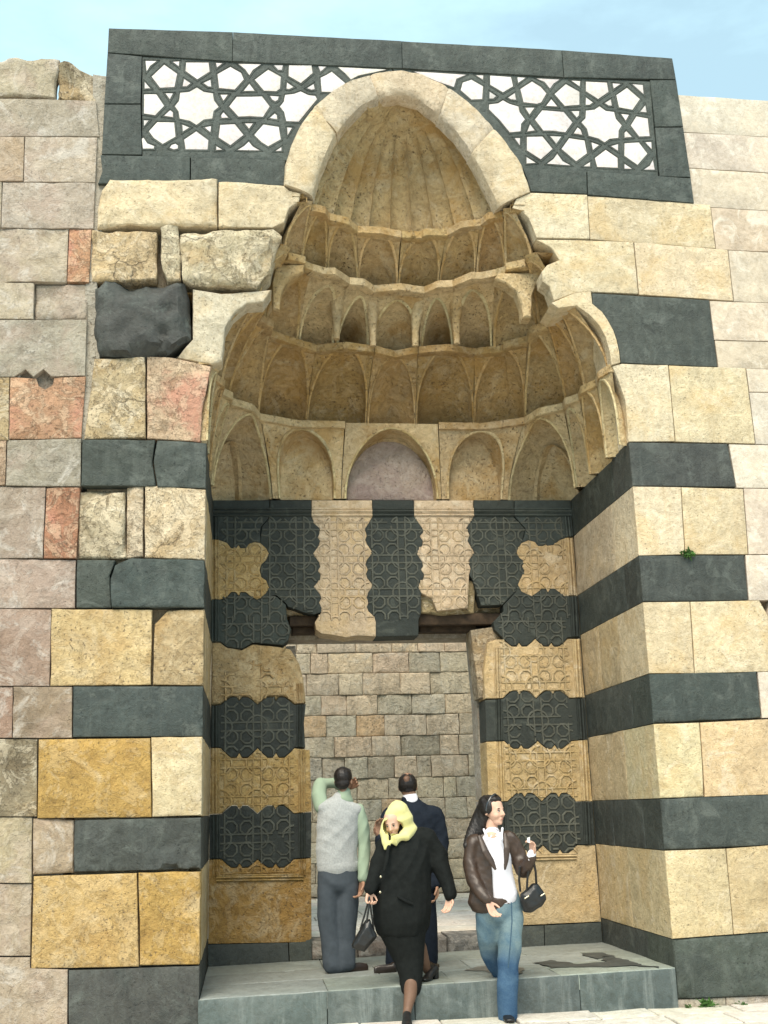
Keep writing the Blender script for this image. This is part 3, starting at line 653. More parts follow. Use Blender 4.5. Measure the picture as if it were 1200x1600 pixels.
for (ox, oy, s), L in PIECES.items():
    for P in L:
        W = PX([(ox+x/s, oy+y/s) for x, y in P])
        stone('marble_piece', W, F0, M_MARB, jit((.60, .555, .545), .08), band, depth=.03, proud=.001+random.uniform(-.001, .001), rough=.0008, bevel=.003, res=.12, joint=-.0005)
        A = np.array(W, float)
        if area(A) < 0: A = A[::-1]
        R = inset(dense(A, .12), -.016); ridge(rv, rfc, R, .003, .004, .0045)
sw = mk('strap_moulding', rv, rfc, M_BAS, band, 60, (.10, .11, .10)); sw['kind'] = 'stuff'

# ================================================================== VAULT (stepped cells and ribbed shell)
random.seed(31)
vault = thing('muqarnas_vault', 'honeycomb vault of ochre stone cells under a ribbed half dome', 'vault')
OC = (.50, .355, .175); OC1 = (.60, .46, .265); OC2 = (.45, .30, .13); OC3 = (.41, .27, .11); PLN = (.62, .51, .35)
CXT = 1.495
def pl(P, u):
    if len(P) == 2: return P[0]+(P[1]-P[0])*u
    L = [0]
    for a, b in zip(P[:-1], P[1:]): L.append(L[-1]+(b-a).length)
    t = u*L[-1]
    for i in range(len(P)-1):
        if t <= L[i+1]+1e-9: return P[i]+(P[i+1]-P[i])*((t-L[i])/(L[i+1]-L[i]+1e-9))
    return P[-1].copy()
def cell(B, T, z0, z1, col, w0=.48, vp=.97, depth=.12, kind='round', lip=.018, p=1.7, rim=.035, mat=None, name='vault_cell', archp=2.3, back=None, nr=26, inner_arch=0, icol=None, bead=.045, zz=0.):
    B = [Vector(q) for q in B]; T = [Vector(q) for q in T]
    mat = mat or M_NICHE
    mid = (pl(B, .5)+pl(T, .5))/2
    ch = (B[-1]-B[0])+(T[-1]-T[0]); n = Vector((-ch.y, ch.x)).normalized()
    if n.dot(mid-Vector((CXT, .1))) < 0: n = -n
    if zz:      # the crown of each cell juts forward, so the rim runs in a zigzag
        L_ = sum((b-a).length for a, b in zip(T[:-1], T[1:])); acc = 0; k_ = 1
        for i_ in range(len(T)-1):
            acc += (T[i_+1]-T[i_]).length
            if acc >= L_*.5: k_ = i_+1; break
        mp_ = pl(T, .5)-n*zz
        T = T[:k_]+[mp_]+(T[k_:] if (T[k_]-mp_).length > zz*1.3 or k_ == len(T)-1 else T[k_+1:])
    def S(u, v, d=0.):
        q = pl(B, u)*(1-v**p)+pl(T, u)*(v**p); q = q+n*d
        return (q.x, q.y, z0+(z1-z0)*v)
    def wv(v):
        if v >= vp: return 0.
        return w0*(1-(v/vp)**(archp+.7))**.56
    verts, faces = [], []
    def grid(rows):
        b = len(verts); m = len(rows[0])
        for r in rows:
            for q in r:
                k = .006*fnoise(q[0], q[1], q[2], 4, .9, 4); verts.append((q[0]+n.x*k, q[1]+n.y*k, q[2]))
        for i in range(len(rows)-1):
            for j in range(m-1):
                a = b+i*m+j; faces.append((a, a+1, a+m+1, a+m))
    vs = [i/nr for i in range(nr+1)]
    vv = sorted(set(vs+[vp]+[vp*(1-.5**k*.06) for k in range(1, 5)]))
    # spandrels
    grid([[S((.5-wv(v))*j/5, v) for j in range(6)] for v in vv])
    grid([[S(.5+wv(v)+(.5-wv(v))*j/5, v) for j in range(6)] for v in vv])
    # hollow
    ni = 22; rows = []
    W = (B[-1]-B[0]).length
    for v in [x for x in vv if x <= vp]:
        w_ = wv(v); g = max(0, 1-(v/vp)**2)**.5; r = [S(.5-w_, v)]
        for j in range(ni+1):
            s = -1+2*j/ni
            if kind == 'flat':
                q = pl(B, .5+w_*s*.985)+n*depth; r.append((q.x, q.y, z0+(z1-z0)*v*.985)); continue
            if kind == 'round': dd = math.sqrt(max(0, 1-s*s))
            elif kind == 'fold': dd = (1-abs(s))**.62
            elif kind == 'crease': dd = .72*math.sqrt(max(0, 1-s*s))+.28*(1-abs(s))
            elif kind == 'flat': dd = min(1, (1-abs(s))*6)
            else: dd = math.sqrt(max(0, 1-s*s))*.9
            r.append(S(.5+w_*s, v, lip*min(1, g*3)+depth*dd*(g if kind != 'flat' else min(1, g*2.5))))
        r.append(S(.5+w_, v)); rows.append(r)
    grid(rows)
    o = mk(name, verts, faces, mat, vault, 32, jit(col, .05))
    if inner_arch:   # second, smaller pointed arch standing inside the hollow
        verts, faces = [], []
        w1, v1 = inner_arch
        rows = []
        for i in range(19):
            t = i/18; v = v1*math.sin(t*1.5708); w_ = w0*w1*(1-(v/v1)**3.0)**.58 if v < v1 else 0
            rows.append((v, w_))
        for side in (-1, 1):
            b = len(verts)
            for v, w_ in rows:
                for (ww, dd) in ((w_, depth*.93), (w_, depth*.70), (w_+.045*(1-v/v1*.3), depth*.66), (w_+.055, depth*.90)):
                    verts.append(S(.5+side*ww, v, dd*max(.5, (1-(v/vp)**2)**.5)))
            for i in range(len(rows)-1):
                for j in range(3):
                    a = b+i*4+j; f = (a, a+1, a+5, a+4); faces.append(f if side > 0 else f[::-1])
        mk('inner_arch', verts, faces, mat, o, 40, jit(col, .04))
    # raised edge following the arch
    if bead:
        verts, faces = [], []
        ts = [i/28 for i in range(29)]; path = [(.5-wv(vp*math.sin(t*1.5708)), vp*math.sin(t*1.5708)) for t in ts]; path += [(1-u, v) for u, v in path[::-1][1:]]
        du = .5/max(.2, W)*bead
        for u, v in path:
            k = 1 if u > .5 else -1
            for (o_, h) in ((-.2, .004), (0, -.010), (.8, -.012), (1.1, .006)):
                verts.append(S(min(1, max(0, u+k*du*o_)), min(1, v+bead*.35*o_*(v > vp*.8)), h))
        for i in range(len(path)-1):
            for j in range(3): a = i*4+j; faces.append((a, a+1, a+5, a+4))
        mk('arch_edge', verts, faces, mat, o, None, jit(tuple(min(.7, c*1.28) for c in col), .05))
    # rim ledge along the top edge
    if rim:
        verts, faces = [], []
        N_ = 10
        for i in range(N_+1):
            q = pl(T, i/N_)
            for (d, z) in ((.10, z1-.062), (.004, z1-.062), (-.010, z1-.055), (-.012, z1+.012), (-.006, z1+.018), (.10, z1+.018)):
                e = q+n*d; verts.append((e.x, e.y, z+.004*noise.noise(Vector((e.x*9, e.y*9, z)))))
        for i in range(N_):
            for j in range(5):
                a = i*6+j; faces.append((a, a+6, a+7, a+1))
        faces += [tuple(range(6)), tuple(range(N_*6+5, N_*6-1, -1))]
        mk('rim_ledge', verts, faces, mat, o, 40, jit(tuple(c*1.04 for c in col), .05))
    return o
def mir(P): return [(2*CXT-x, y) for x, y in P][::-1]
def both(B, T, z0, z1, col, **k):
    cell(B, T, z0, z1, col, **k); cell(mir(B), mir(T), z0, z1, jit(col, .05), **k)
Z0, Z1, Z2, Z3, Z4 = 4.715, 5.48, 6.12, 6.62, 7.07
bl, br = XL, 2*CXT-XL
# tier 0
both([(XL, .02), (XL, .42)], [(-.335, .02), (-.31, .40)], Z0, Z1, OC1, w0=.46, vp=.9, depth=.12, rim=.02, zz=.05)
both([(XL, .43), (XL, .95)], [(-.31, .41), (-.25, .78)], Z0, Z1, OC, w0=.47, vp=.95, depth=.15, rim=.02, zz=.06)
both([(XL, .96), (XL, 1.42)], [(-.25, .79), (-.17, 1.05)], Z0, Z1, OC1, w0=.46, vp=.88, depth=.15, zz=.06)
both([(XL, 1.43), (.245, DEP+.04)], [(-.165, 1.06), (.12, 1.50)], Z0, Z1, OC1, w0=.47, vp=.90, depth=.42, kind='round', archp=2.6, p=1.5, inner_arch=(.62, .66), zz=.09)
both([(.255, DEP), (.965, DEP)], [(.12, 1.50), (.50, 1.69), (1.00, 1.70)], Z0, Z1, OC1, w0=.39, vp=.90, depth=.05, kind='flat', p=1.5, rim=.03)
cell([(.97, DEP), (2*CXT-.97, DEP)], [(1.01, 1.70), (2*CXT-1.01, 1.70)], Z0, Z1, OC1, w0=.455, vp=.93, depth=.11, kind='flat', p=1.4, lip=.03, archp=1.7, rim=.0)
# pale tympanum slab inside the central arch
_w = lambda v: .46*(1-(v/.94)**2.4)**.56*1.05
_vs = [.93*math.sin(math.pi/2*i/14) for i in range(15)]
tp = [(CXT-_w(v)*.97, Z0+.01+(Z1-Z0)*v*.93) for v in _vs]; tp = tp+[(2*CXT-x, z) for x, z in tp[::-1]]
stone('tympanum_slab', tp, frame_y(DEP+.095), stone_mat('tympanum_stone', stain=(.30, .22, .20), pale=(.46, .38, .33), dark=(.20, .14, .12), a_stain=.8, a_pale=.6, a_pit=.5, a_dark=.3, bump=.7), (.40, .32, .27), vault, depth=.05, rough=.006, bevel=.012, res=.06)
# tier 1
t1 = dict(p=1.6, zz=.08)
both([(-.33, .10), (-.24, .55)], [(.02, .02), (.06, .22)], Z1, Z2, OC, w0=.48, vp=.96, depth=.12, rim=0, **t1)
both([(-.24, .56), (-.19, 1.02)], [(.06, .23), (.11, .50)], Z1, Z2, OC2, w0=.47, vp=.96, depth=.14, rim=.0, **t1)
both([(-.19, 1.04), (.10, 1.54)], [(.11, .51), (.21, .86)], Z1, Z2, OC, w0=.49, vp=.97, depth=.26, kind='crease', **t1)
both([(.105, 1.56), (.60, 1.76)], [(.21, .87), (.40, 1.12), (.68, 1.21)], Z1, Z2, OC2, w0=.49, vp=.97, depth=.28, kind='crease', **t1)
both([(.61, 1.77), (1.23, 1.76)], [(.68, 1.21), (1.27, 1.20)], Z1, Z2, OC3, w0=.485, vp=.97, depth=.25, **t1)
cell([(1.235, 1.74), (2*CXT-1.235, 1.74)], [(1.275, 1.20), (1.495, 1.32), (2*CXT-1.275, 1.20)], Z1, Z2, OC2, w0=.46, vp=.93, depth=.20, kind='fold', bead=.03, p=1.6)
# tier 2
t2 = dict(p=1.9, zz=.06)
both([(.10, .12), (.15, .62)], [(.30, .03), (.36, .22)], Z2, Z3, OC, w0=.46, vp=.9, depth=.10, rim=0, **t2)
both([(.15, .64), (.50, 1.16)], [(.36, .22), (.52, .38), (.60, .44)], Z2, Z3, OC, w0=.44, vp=.88, depth=.16, rim=.035, **t2)
both([(.50, 1.18), (.86, 1.30)], [(.60, .44), (.74, .52), (.98, .70)], Z2, Z3, OC1, w0=.45, vp=.84, depth=.32, **t2)
both([(.87, 1.28), (1.24, 1.30)], [(.98, .70), (1.24, .86)], Z2-.02, Z3, OC1, w0=.40, vp=.82, depth=.55, kind='round', **t2)
cell([(1.25, 1.27), (2*CXT-1.25, 1.27)], [(1.24, .86), (2*CXT-1.24, .86)], Z2, Z3, OC1, w0=.44, vp=.80, depth=.30, **t2)
# tier 3
t3 = dict(p=1.6, zz=.06)
both([(.33, .10), (.50, .42)], [(.50, .02), (.58, .12)], Z3, Z4, OC, w0=.46, vp=.92, depth=.10, rim=.0, **t3)
both([(.50, .44), (.75, .62)], [(.58, .12), (.76, .28)], Z3, Z4, OC2, w0=.46, vp=.94, depth=.14, rim=.02, **t3)
both([(.76, .64), (1.08, .88)], [(.76, .28), (1.05, .50)], Z3, Z4, OC, w0=.47, vp=.95, depth=.24, rim=.02, kind='crease', **t3)
both([(1.09, .90), (1.49, .96)], [(1.05, .50), (1.30, .57), (1.49, .57)], Z3, Z4, OC, w0=.47, vp=.95, depth=.22, rim=.02, **t3)
# dark ledge plates closing the steps between tiers (real horizontal shelves)
def shelf(z, pts):
    P = [(x, y) for x, y in pts]; P = P+[(2*CXT-x, y) for x, y in P[::-1]]
    outer = [(-.62, -0.0+.02), (-.62, 2.42), (3.62, 2.42), (3.62, .02)]
    v = []; f = []
    n = len(P)
    for x, y in P: v.append((x, y, z))
    m = len(v)
    for x, y in P:
        dx, dy = x-CXT, y-.1; k = 3.2; v.append((min(3.6, max(-.6, CXT+dx*k)), min(2.4, max(.04, .1+dy*k)), z))
    for i in range(n-1): f.append((i, i+1, m+i+1, m+i))
    return mk('shelf_slab', v, f, M_NICHE, vault, None, OC2)
shelf(Z1-.01, [(-.33, .02), (-.25, .78), (-.17, 1.05), (.12, 1.52), (.50, 1.72), (1.21, 1.72)])
shelf(Z2-.01, [(.03, .02), (.11, .50), (.21, .88), (.40, 1.14), (.68, 1.23), (1.27, 1.22), (1.49, 1.34)])
shelf(Z3-.01, [(.31, .02), (.36, .24), (.60, .46), (.98, .72), (1.24, .88)])
shelf(Z4-.01, [(.50, .02), (.58, .14), (.76, .30), (1.05, .52), (1.30, .59), (1.49, .59)])
# hanging pendants at the front of tier 2
def pendant(px, py, Yt, top, z1, nm='hanging_pendant', rb=.028, sides=6, col=OC1):
    tip = onY(px, py, Yt); h = z1-tip.z; cx, cy_, R = top
    verts, faces = [], []; m = sides*4; rows = 16
    for i in range(rows+1):
        t = i/rows; k = t**2.2; cxx = tip.x+(cx-tip.x)*k; cyy = tip.y+(cy_-tip.y)*k; r = rb+(R-rb)*k
        for j in range(m):
            a = 2*math.pi*j/m+.5; c = 1-.16*k*abs(math.sin(sides/2*a))
            verts.append((cxx+r*c*math.cos(a), cyy+r*c*math.sin(a)*.9, tip.z+h*t+.004*fnoise(a, t, px, 3)))
    for i in range(rows):
        for j in range(m):
            a = i*m+j; b = i*m+(j+1) % m; faces.append((a, b, b+m, a+m))
    faces.append(tuple(range(m-1, -1, -1))); faces.append(tuple(range(rows*m, rows*m+m)))
    return mk(nm, verts, faces, M_NICHE, vault, 35, jit(col, .04))
for pts_, c_ in (([(426, 482), (437, 484), (438, 464), (443, 448), (454, 434), (474, 424), (476, 412), (432, 410), (425, 440)], OC),
                 ([(818, 495), (831, 495), (832, 461), (838, 447), (850, 434), (846, 424), (780, 424), (774, 434), (790, 441), (808, 455), (816, 474)], OC1)):
    stone('hanging_pendant', PX(pts_, .28), frame_y(.28), M_NICHE, jit(c_, .04), vault, depth=.16, rough=.006, bevel=.03, res=.03, joint=0)
for px_, py_, Yp, cx_, cy2 in ((526, 530, 1.02, .88, .90), (714, 538, 1.02, 2*CXT-.90, .90), (583, 541, 1.12, 1.24, 1.02), (649, 541, 1.12, 2*CXT-1.26, 1.02)):
    pendant(px_, py_, Yp, (cx_, cy2, .10), Z3-.03, rb=.032)
# ribbed shell
base = [(.50, -.02), (.58, .11), (.76, .27), (1.05, .50), (1.30, .57), (1.495, .575)]
base = base+[(2*CXT-x, y) for x, y in base[::-1][1:]]
Pb = [Vector(q) for q in base]
APX, APZ = Vector((1.50, .02)), FA(622, 150)[1]+.02
verts, faces = [], []; NU, NV, NF = 198, 44, 11
_hz = HIw[:, 1]; _mid = int(np.argmax(_hz)); zt_ = np.linspace(Z4, _hz[_mid], 30)
_xl = np.interp(zt_, HIw[:_mid+1, 1], HIw[:_mid+1, 0]); _xr = np.interp(zt_, HIw[_mid:, 1][::-1], HIw[_mid:, 0][::-1])
_hw = (_xr-_xl)/2; _hw[-1] = 0
APZ = _hz[_mid]+.03
for i in range(NV+1):
    a_ = i/NV*math.pi/2; t = math.sin(a_); k = float(np.interp(t, np.linspace(0, 1, 30), _hw/_hw[0]))
    ky = math.cos(a_)**.8
    for j in range(NU+1):
        u = j/NU; q = pl(Pb, u)
        fl = abs(math.sin(u*NF*math.pi)); am = .11*min(1, max(0, (.86-t)*6))*(.35+.65*(1-t)); dd = am*(fl**.65)
        step = .035 if t > .86 else 0.
        c = Vector(((q.x-APX.x)*k, (q.y-APX.y)*ky)); L = c.length+1e-6; c = c*(1+(dd-step)/max(L, .12))
        z = Z4+(APZ-Z4)*t+dd*.6*t
        nz = .006*fnoise(q.x, q.y*2, z, 5)
        verts.append((APX.x+c.x*(1+nz), APX.y+.03+c.y*(1+nz), z+nz))
m = NU+1
for i in range(NV):
    for j in range(NU): a = i*m+j; faces.append((a, a+1, a+m+1, a+m))
mk('ribbed_shell', verts, faces, M_NICHE, vault, 50, (.50, .37, .19))
# scalloped sill under the shell
verts, faces = [], []
for j in range(NU+1):
    u = j/NU; q = pl(Pb, u); c = (q-APX); L = c.length; fl = abs(math.sin(u*NF*math.pi))**.75
    for (r, z) in ((.10+.05*fl, Z4+.01), (-.035+.05*fl, Z4+.01), (-.035+.05*fl, Z4-.045), (.1, Z4-.05)):
        e = APX+c*((L+r)/L); verts.append((e.x, e.y, z))
for j in range(NU):
    for k in range(3): a = j*4+k; faces.append((a, a+4, a+5, a+1))
mk('shell_sill', verts, faces, M_NICHE, vault, 40, (.50, .38, .20))
# ================================================================== DOOR WALL (joggled, carved)
random.seed(41)
dw = thing('door_surround', 'carved black and tan joggled stone panelling around the ruined doorway', 'doorway')
def BK(P): return PX(P, DEP, tol=0)
def zm(ox, oy, s, P): return [(ox+x/s, oy+y/s) for x, y in P]
def bkp(P, lo=None):
    o = []
    for x, z in BK(P): o.append((min(max(x, XL+.002), XR-.002), z))
    return o
def scal(x0, x1, y, n, h, rev=False):
    G = [(0, 0), (.12, .5), (.27, 1), (.42, 1), (.5, .5), (.58, 1), (.73, 1), (.88, .5)]
    P = []
    for k in range(n):
        for s, q in G: P.append((x0+(x1-x0)*(k+s)/n, y-h*q))
    P.append((x1, y))
    return P[::-1] if rev else P
V0 = zm(325, 775, 6, [(970, 190), (1000, 260), (1045, 300), (1045, 350), (1028, 388), (1050, 420), (1040, 462), (985, 540), (1040, 620), (1052, 660), (1030, 698), (1055, 740), (1050, 785), (990, 850), (1050, 920), (1062, 960), (1040, 1000), (1065, 1050), (1060, 1090)])
V1 = zm(560, 775, 6, [(130, 200), (100, 250), (60, 310), (80, 370), (65, 410), (80, 450), (135, 530), (80, 600), (68, 640), (90, 690), (72, 730), (85, 770), (140, 840), (95, 900), (80, 950), (95, 1000), (80, 1040), (95, 1080), (150, 1130), (165, 1180), (165, 1318)])
V2 = zm(560, 775, 6, [(525, 200), (600, 300), (605, 340), (575, 375), (605, 420), (600, 460), (540, 530), (600, 620), (605, 655), (585, 690), (615, 730), (610, 770), (555, 840), (590, 910)])
V3 = zm(560, 775, 6, [(1080, 200), (1015, 300), (1045, 365), (1025, 420), (1090, 530), (1032, 615), (1055, 680), (1040, 740)])
L1R = zm(325, 775, 6, [(490, 440), (545, 490), (572, 540), (545, 600), (500, 640), (485, 690), (500, 760), (545, 790), (575, 860), (540, 915), (495, 955)])
L1T = zm(325, 775, 6, [(0, 400), (115, 415), (180, 440), (215, 488), (265, 488), (285, 460), (305, 488), (350, 488), (390, 445), (440, 430), (490, 440)])
L1B = zm(325, 775, 6, [(458, 970), (400, 940), (355, 900), (305, 900), (290, 935), (260, 900), (215, 900), (175, 945), (115, 970), (0, 972)])
R1 = zm(740, 770, 6, [(975, 420), (870, 420), (810, 440), (745, 490), (690, 495), (670, 475), (655, 498), (605, 498), (575, 460), (515, 445), (450, 470), (400, 555), (430, 610), (475, 640), (455, 690), (478, 730), (440, 810), (415, 860), (450, 925), (545, 970), (590, 940), (640, 900), (680, 900), (697, 935), (720, 900), (765, 900), (850, 968), (990, 968)])
BC = (.034, .041, .037); TC = (.50, .35, .155); PT = (.56, .44, .31)
TOPY = 781.5
stones = [
 # name, polygon px, mat, colour, options
 ([(325, TOPY), (421, TOPY), (421, 808), (408, 823), (407, 832)]+[L1T[-1]]+L1T[::-1], M_BASC, BC, {}),
 ([(422, TOPY), (486.5, TOPY)]+V0+[(490, 960), (475, 957), (465, 953), (450, 948), (447, 943), (432, 930)]+L1R[::-1]+[(408, 832), (409, 823), (422, 808)], M_BASC, BC, {}),
 (L1T+L1R[1:]+L1B, M_GOLD, TC, {}),
 (L1B[::-1]+L1R[-1:]+[(415, 928), (432, 932), (447, 945), (448, 958), (449, 968), (455, 983), (451, 1000), (442, 1008), (418, 1006), (395, 1004), (378, 1014), (355, 1011), (344, 1003), (325, 1003)], M_BASC, (.042, .052, .046), dict(bevel=.012, chip=.01)),
 ([(325, 1004), (344, 1004), (355, 1012), (378, 1015), (395, 1006), (418, 1008), (436, 1010), (454, 1014), (468, 1036), (474, 1060), (478, 1098)]+scal(345, 460, 1100.5, 2, 12, True)+[(325, 1102)], M_GOLD, (.44, .32, .17), dict(chip=.02, rough=.010, bevel=.025)),
 ([(325, 1103)]+scal(345, 460, 1101.5, 2, 12)+[(478, 1100), (475, 1130), (477, 1168)]+[(p[0], 2*1168-p[1]) for p in scal(345, 460, 1168, 2, 15, True)]+[(325, 1168)], M_BASC, BC, {}),
 ([(325, 1169)]+[(p[0], 2*1169-p[1]) for p in scal(345, 460, 1169, 2, 15)]+[(484, 1172), (487, 1268)]+scal(346, 459, 1271, 2, 13, True)+[(325, 1272)], M_GOLD, (.45, .31, .13), {}),
 ([(325, 1273)]+scal(346, 459, 1272, 2, 13)+[(487, 1269), (486, 1340)]+[(p[0], 2*1342-p[1]) for p in scal(346, 459, 1342, 2, 13, True)]+[(325, 1342)], M_BASC, BC, {}),
 ([(325, 1343)]+[(p[0], 2*1343-p[1]) for p in scal(346, 459, 1343, 2, 13)]+[(486, 1341), (487, 1466), (480, 1472), (325, 1475)], M_GOLD, (.38, .24, .08), {}),
 ([(325, 1476), (450, 1473), (452, 1512), (325, 1512)], M_BASC, (.06, .07, .065), {}), ([(451, 1473), (487, 1467), (488, 1512), (453, 1512)], M_BASC, (.07, .08, .07), {}),
 # lintel voussoirs
 ([(487, TOPY), (581.5, TOPY)]+V1+[(560, 993), (540, 996), (520, 992), (502, 990), (494, 984), (492, 972), (502, 957)]+V0[::-1], M_LIME, PT, dict(bevel=.008)),
 ([(582, TOPY), (646.5, TOPY)]+V2+[(658, 958), (654, 968), (654, 993), (588, 995)]+V1[::-1], M_BASC, BC, {}),
 ([(647, TOPY), (740, TOPY)]+V3+[(732, 930), (731, 950), (683, 955), (675, 935), (660, 928)]+V2[::-1], M_LIME, PT, dict(bevel=.012)),
 ([(740.5, TOPY), (803, TOPY), (803, 808), (820, 826), (818, 838)]+R1[10:18]+[(806, 924), (785, 945), (752, 946), (745, 925), (738, 905)]+V3[::-1], M_BASC, BC, {}),
 ([(804, TOPY), (895, TOPY), (905, 838)]+R1[1:11]+[(819, 838), (821, 826), (804, 807)], M_BASC, (.05, .062, .058), {}),
 (R1, M_LIME, (.50, .37, .21), {}),
 (R1[17:]+[(908, 996)]+[(887, 996)]+[(p[0], 2*997-p[1]) for p in scal(786, 887, 997, 2, 12, True)][1:]+[(773, 984), (771, 972), (787, 955), (786, 946), (806, 925)], M_BASC, BC, {}),
 ([(762, 1004), (775, 999), (785, 999)]+[(p[0], 2*998-p[1]) for p in scal(786, 887, 998, 2, 12)][1:]+[(908, 998), (915, 1090)]+scal(786, 890, 1091, 2, 12, True)+[(758, 1092), (756, 1050)], M_LIME, (.51, .39, .22), dict(bevel=.014)),
 ([(758, 1094), (786, 1092)]+scal(786, 890, 1092, 2, 12)[1:]+[(915, 1091), (918, 1155)]+[(p[0], 2*1157-p[1]) for p in scal(788, 893, 1157, 2, 12, True)]+[(760, 1158)], M_BASC, BC, {}),
 ([(760, 1159)]+[(p[0], 2*1158-p[1]) for p in scal(788, 893, 1158, 2, 12)]+[(918, 1156), (926, 1252)]+scal(793, 900, 1252, 2, 13, True)+[(763, 1252)], M_LIME, (.46, .34, .17), {}),
 ([(763, 1253)]+scal(793, 900, 1253, 2, 13)+[(926, 1253), (930, 1320)]+[(p[0], 2*1320-p[1]) for p in scal(795, 902, 1320, 2, 13, True)]+[(765, 1322)], M_BASC, BC, {}),
 ([(765, 1323)]+[(p[0], 2*1321-p[1]) for p in scal(795, 902, 1321, 2, 13)]+[(930, 1321), (940, 1440), (770, 1448), (757, 1449)], M_LIME, (.50, .39, .23), {}),
 ([(757, 1450), (850, 1446), (851, 1495), (757, 1498)], M_BASC, (.06, .07, .066), {}), ([(851, 1446), (942, 1441), (945, 1490), (852, 1494)], M_BASC, (.055, .065, .06), {}),
]
pan = []
for P, m, c, k in stones:
    kw = dict(depth=.32, rough=.0018, bevel=.004, res=.07, joint=.0008); kw.update(k)
    W = bkp(P)
    nm = 'basalt_panel' if m == M_BASC else 'limestone_panel'
    o = stone(nm, W, FB, m, jit(c, .04), dw, **kw)
    pan.append((np.array(W, float), o, m, c))
# relief lattice, cut to each stone
X0w = FA(402, 1100, DEP)[0]
per = (FA(458, 1100, DEP)[0]-FA(346, 1100, DEP)[0])/2
Zr0 = FA(402, 877, DEP)[1]
def arc(cx, cy, r, a0, a1, n): return [(cx+r*math.cos(a0+(a1-a0)*i/n), cy+r*math.sin(a0+(a1-a0)*i/n)) for i in range(n+1)]
def lattice(x0, x1, z0, z1, ox, oz):
    L = []
    i0, i1 = math.floor((x0-ox)/per)-1, math.ceil((x1-ox)/per)+1; j0, j1 = math.floor((z0-oz)/per)-1, math.ceil((z1-oz)/per)+1
    for i in range(i0, i1+1):
        for j in range(j0, j1+1):
            cx, cz = ox+i*per, oz+j*per
            for s in (-.115, .115):
                L.append([(cx+s*per, cz+per*(-.5+k/12)) for k in range(13)]); L.append([(cx+per*(-.5+k/12), cz+s*per) for k in range(13)])
            for sx in (-1, 1):
                for sz in (-1, 1): L.append(arc(cx+sx*.28*per, cz+sz*.28*per, .185*per, .39, .39+2*math.pi, 8))
            L.append(arc(cx, cz, .30*per, .3927, .3927+2*math.pi, 16))
    return L
areas = [(FA(346, 900, DEP)[0], FA(886, 900, DEP)[0], FA(600, 965, DEP)[1], FA(600, 809, DEP)[1], FA(442, 900, DEP)[0]-per*.5, Zr0+per*.06),
         (FA(346, 1100, DEP)[0], FA(460, 1100, DEP)[0], FA(400, 1366, DEP)[1], FA(400, 965, DEP)[1], FA(402, 1100, DEP)[0], 0),
         (FA(786, 1100, DEP)[0], FA(889, 1050, DEP)[0], FA(850, 1336, DEP)[1], FA(850, 965, DEP)[1], FA(839, 1100, DEP)[0], 0)]
zk = [FA(600, 877, DEP)[1]]
for ai, (ax0, ax1, az0, az1, ox, oz) in enumerate(areas):
    if ai: oz = FA(400, 1135, DEP)[1]
    LT = lattice(ax0, ax1, az0, az1, ox, oz)
    for W, o, m, c in pan:
        if W[:, 0].max() < ax0 or W[:, 0].min() > ax1 or W[:, 1].max() < az0 or W[:, 1].min() > az1: continue
        v, f = [], []
        lim_top = FA(460, 1066, DEP)[1] if (m == M_GOLD and ai == 1) else 99
        segs = []
        for Ln in LT:
            for a, b in zip(Ln[:-1], Ln[1:]):
                mx_, mz_ = (a[0]+b[0])/2, (a[1]+b[1])/2
                if ax0 < mx_ < ax1 and az0 < mz_ < az1: segs.append((a, b, mx_, mz_))
        if not segs: continue
        q = np.array([(s[2], s[3]) for s in segs]); ok = inside(W, q); ok &= (bdist(W, q) > .012)
        for (a, b, mx_, mz_), k in zip(segs, ok):
            if not k: continue
            if fnoise(mx_, 3., mz_, 2.3) > .58: continue
            if lim_top < 50 and FA(400, 1100, DEP)[1] < mz_ and mz_ > lim_top and fnoise(mx_, 0, mz_, 4) > -.35: continue
            dx, dz = b[0]-a[0], b[1]-a[1]; L_ = math.hypot(dx, dz)+1e-9; nx_, nz_ = -dz/L_, dx/L_; ex, ez = dx/L_*.003, dz/L_*.003
            wd = .0115; h = .009
            yb = DEP+.001; s_ = len(v)
            for (p, e) in ((a, -1), (b, 1)):
                for (w_, hh) in ((wd, 0), (wd*.5, h), (-wd*.5, h), (-wd, 0)): v.append((p[0]+ex*e+nx_*w_, yb-hh-.0001*(len(v) % 7), p[1]+ez*e+nz_*w_))
            for k2 in range(3): f.append((s_+k2, s_+k2+1, s_+k2+5, s_+k2+4))
            f += [(s_, s_+4, s_+5, s_+1)]
        if v:
            if m == M_BASC: col = (.095, .10, .084)
            else: col = tuple(x*.97 for x in c)
            r_ = mk('carved_relief', v, f, m, o, None, col); r_['kind'] = 'stuff'
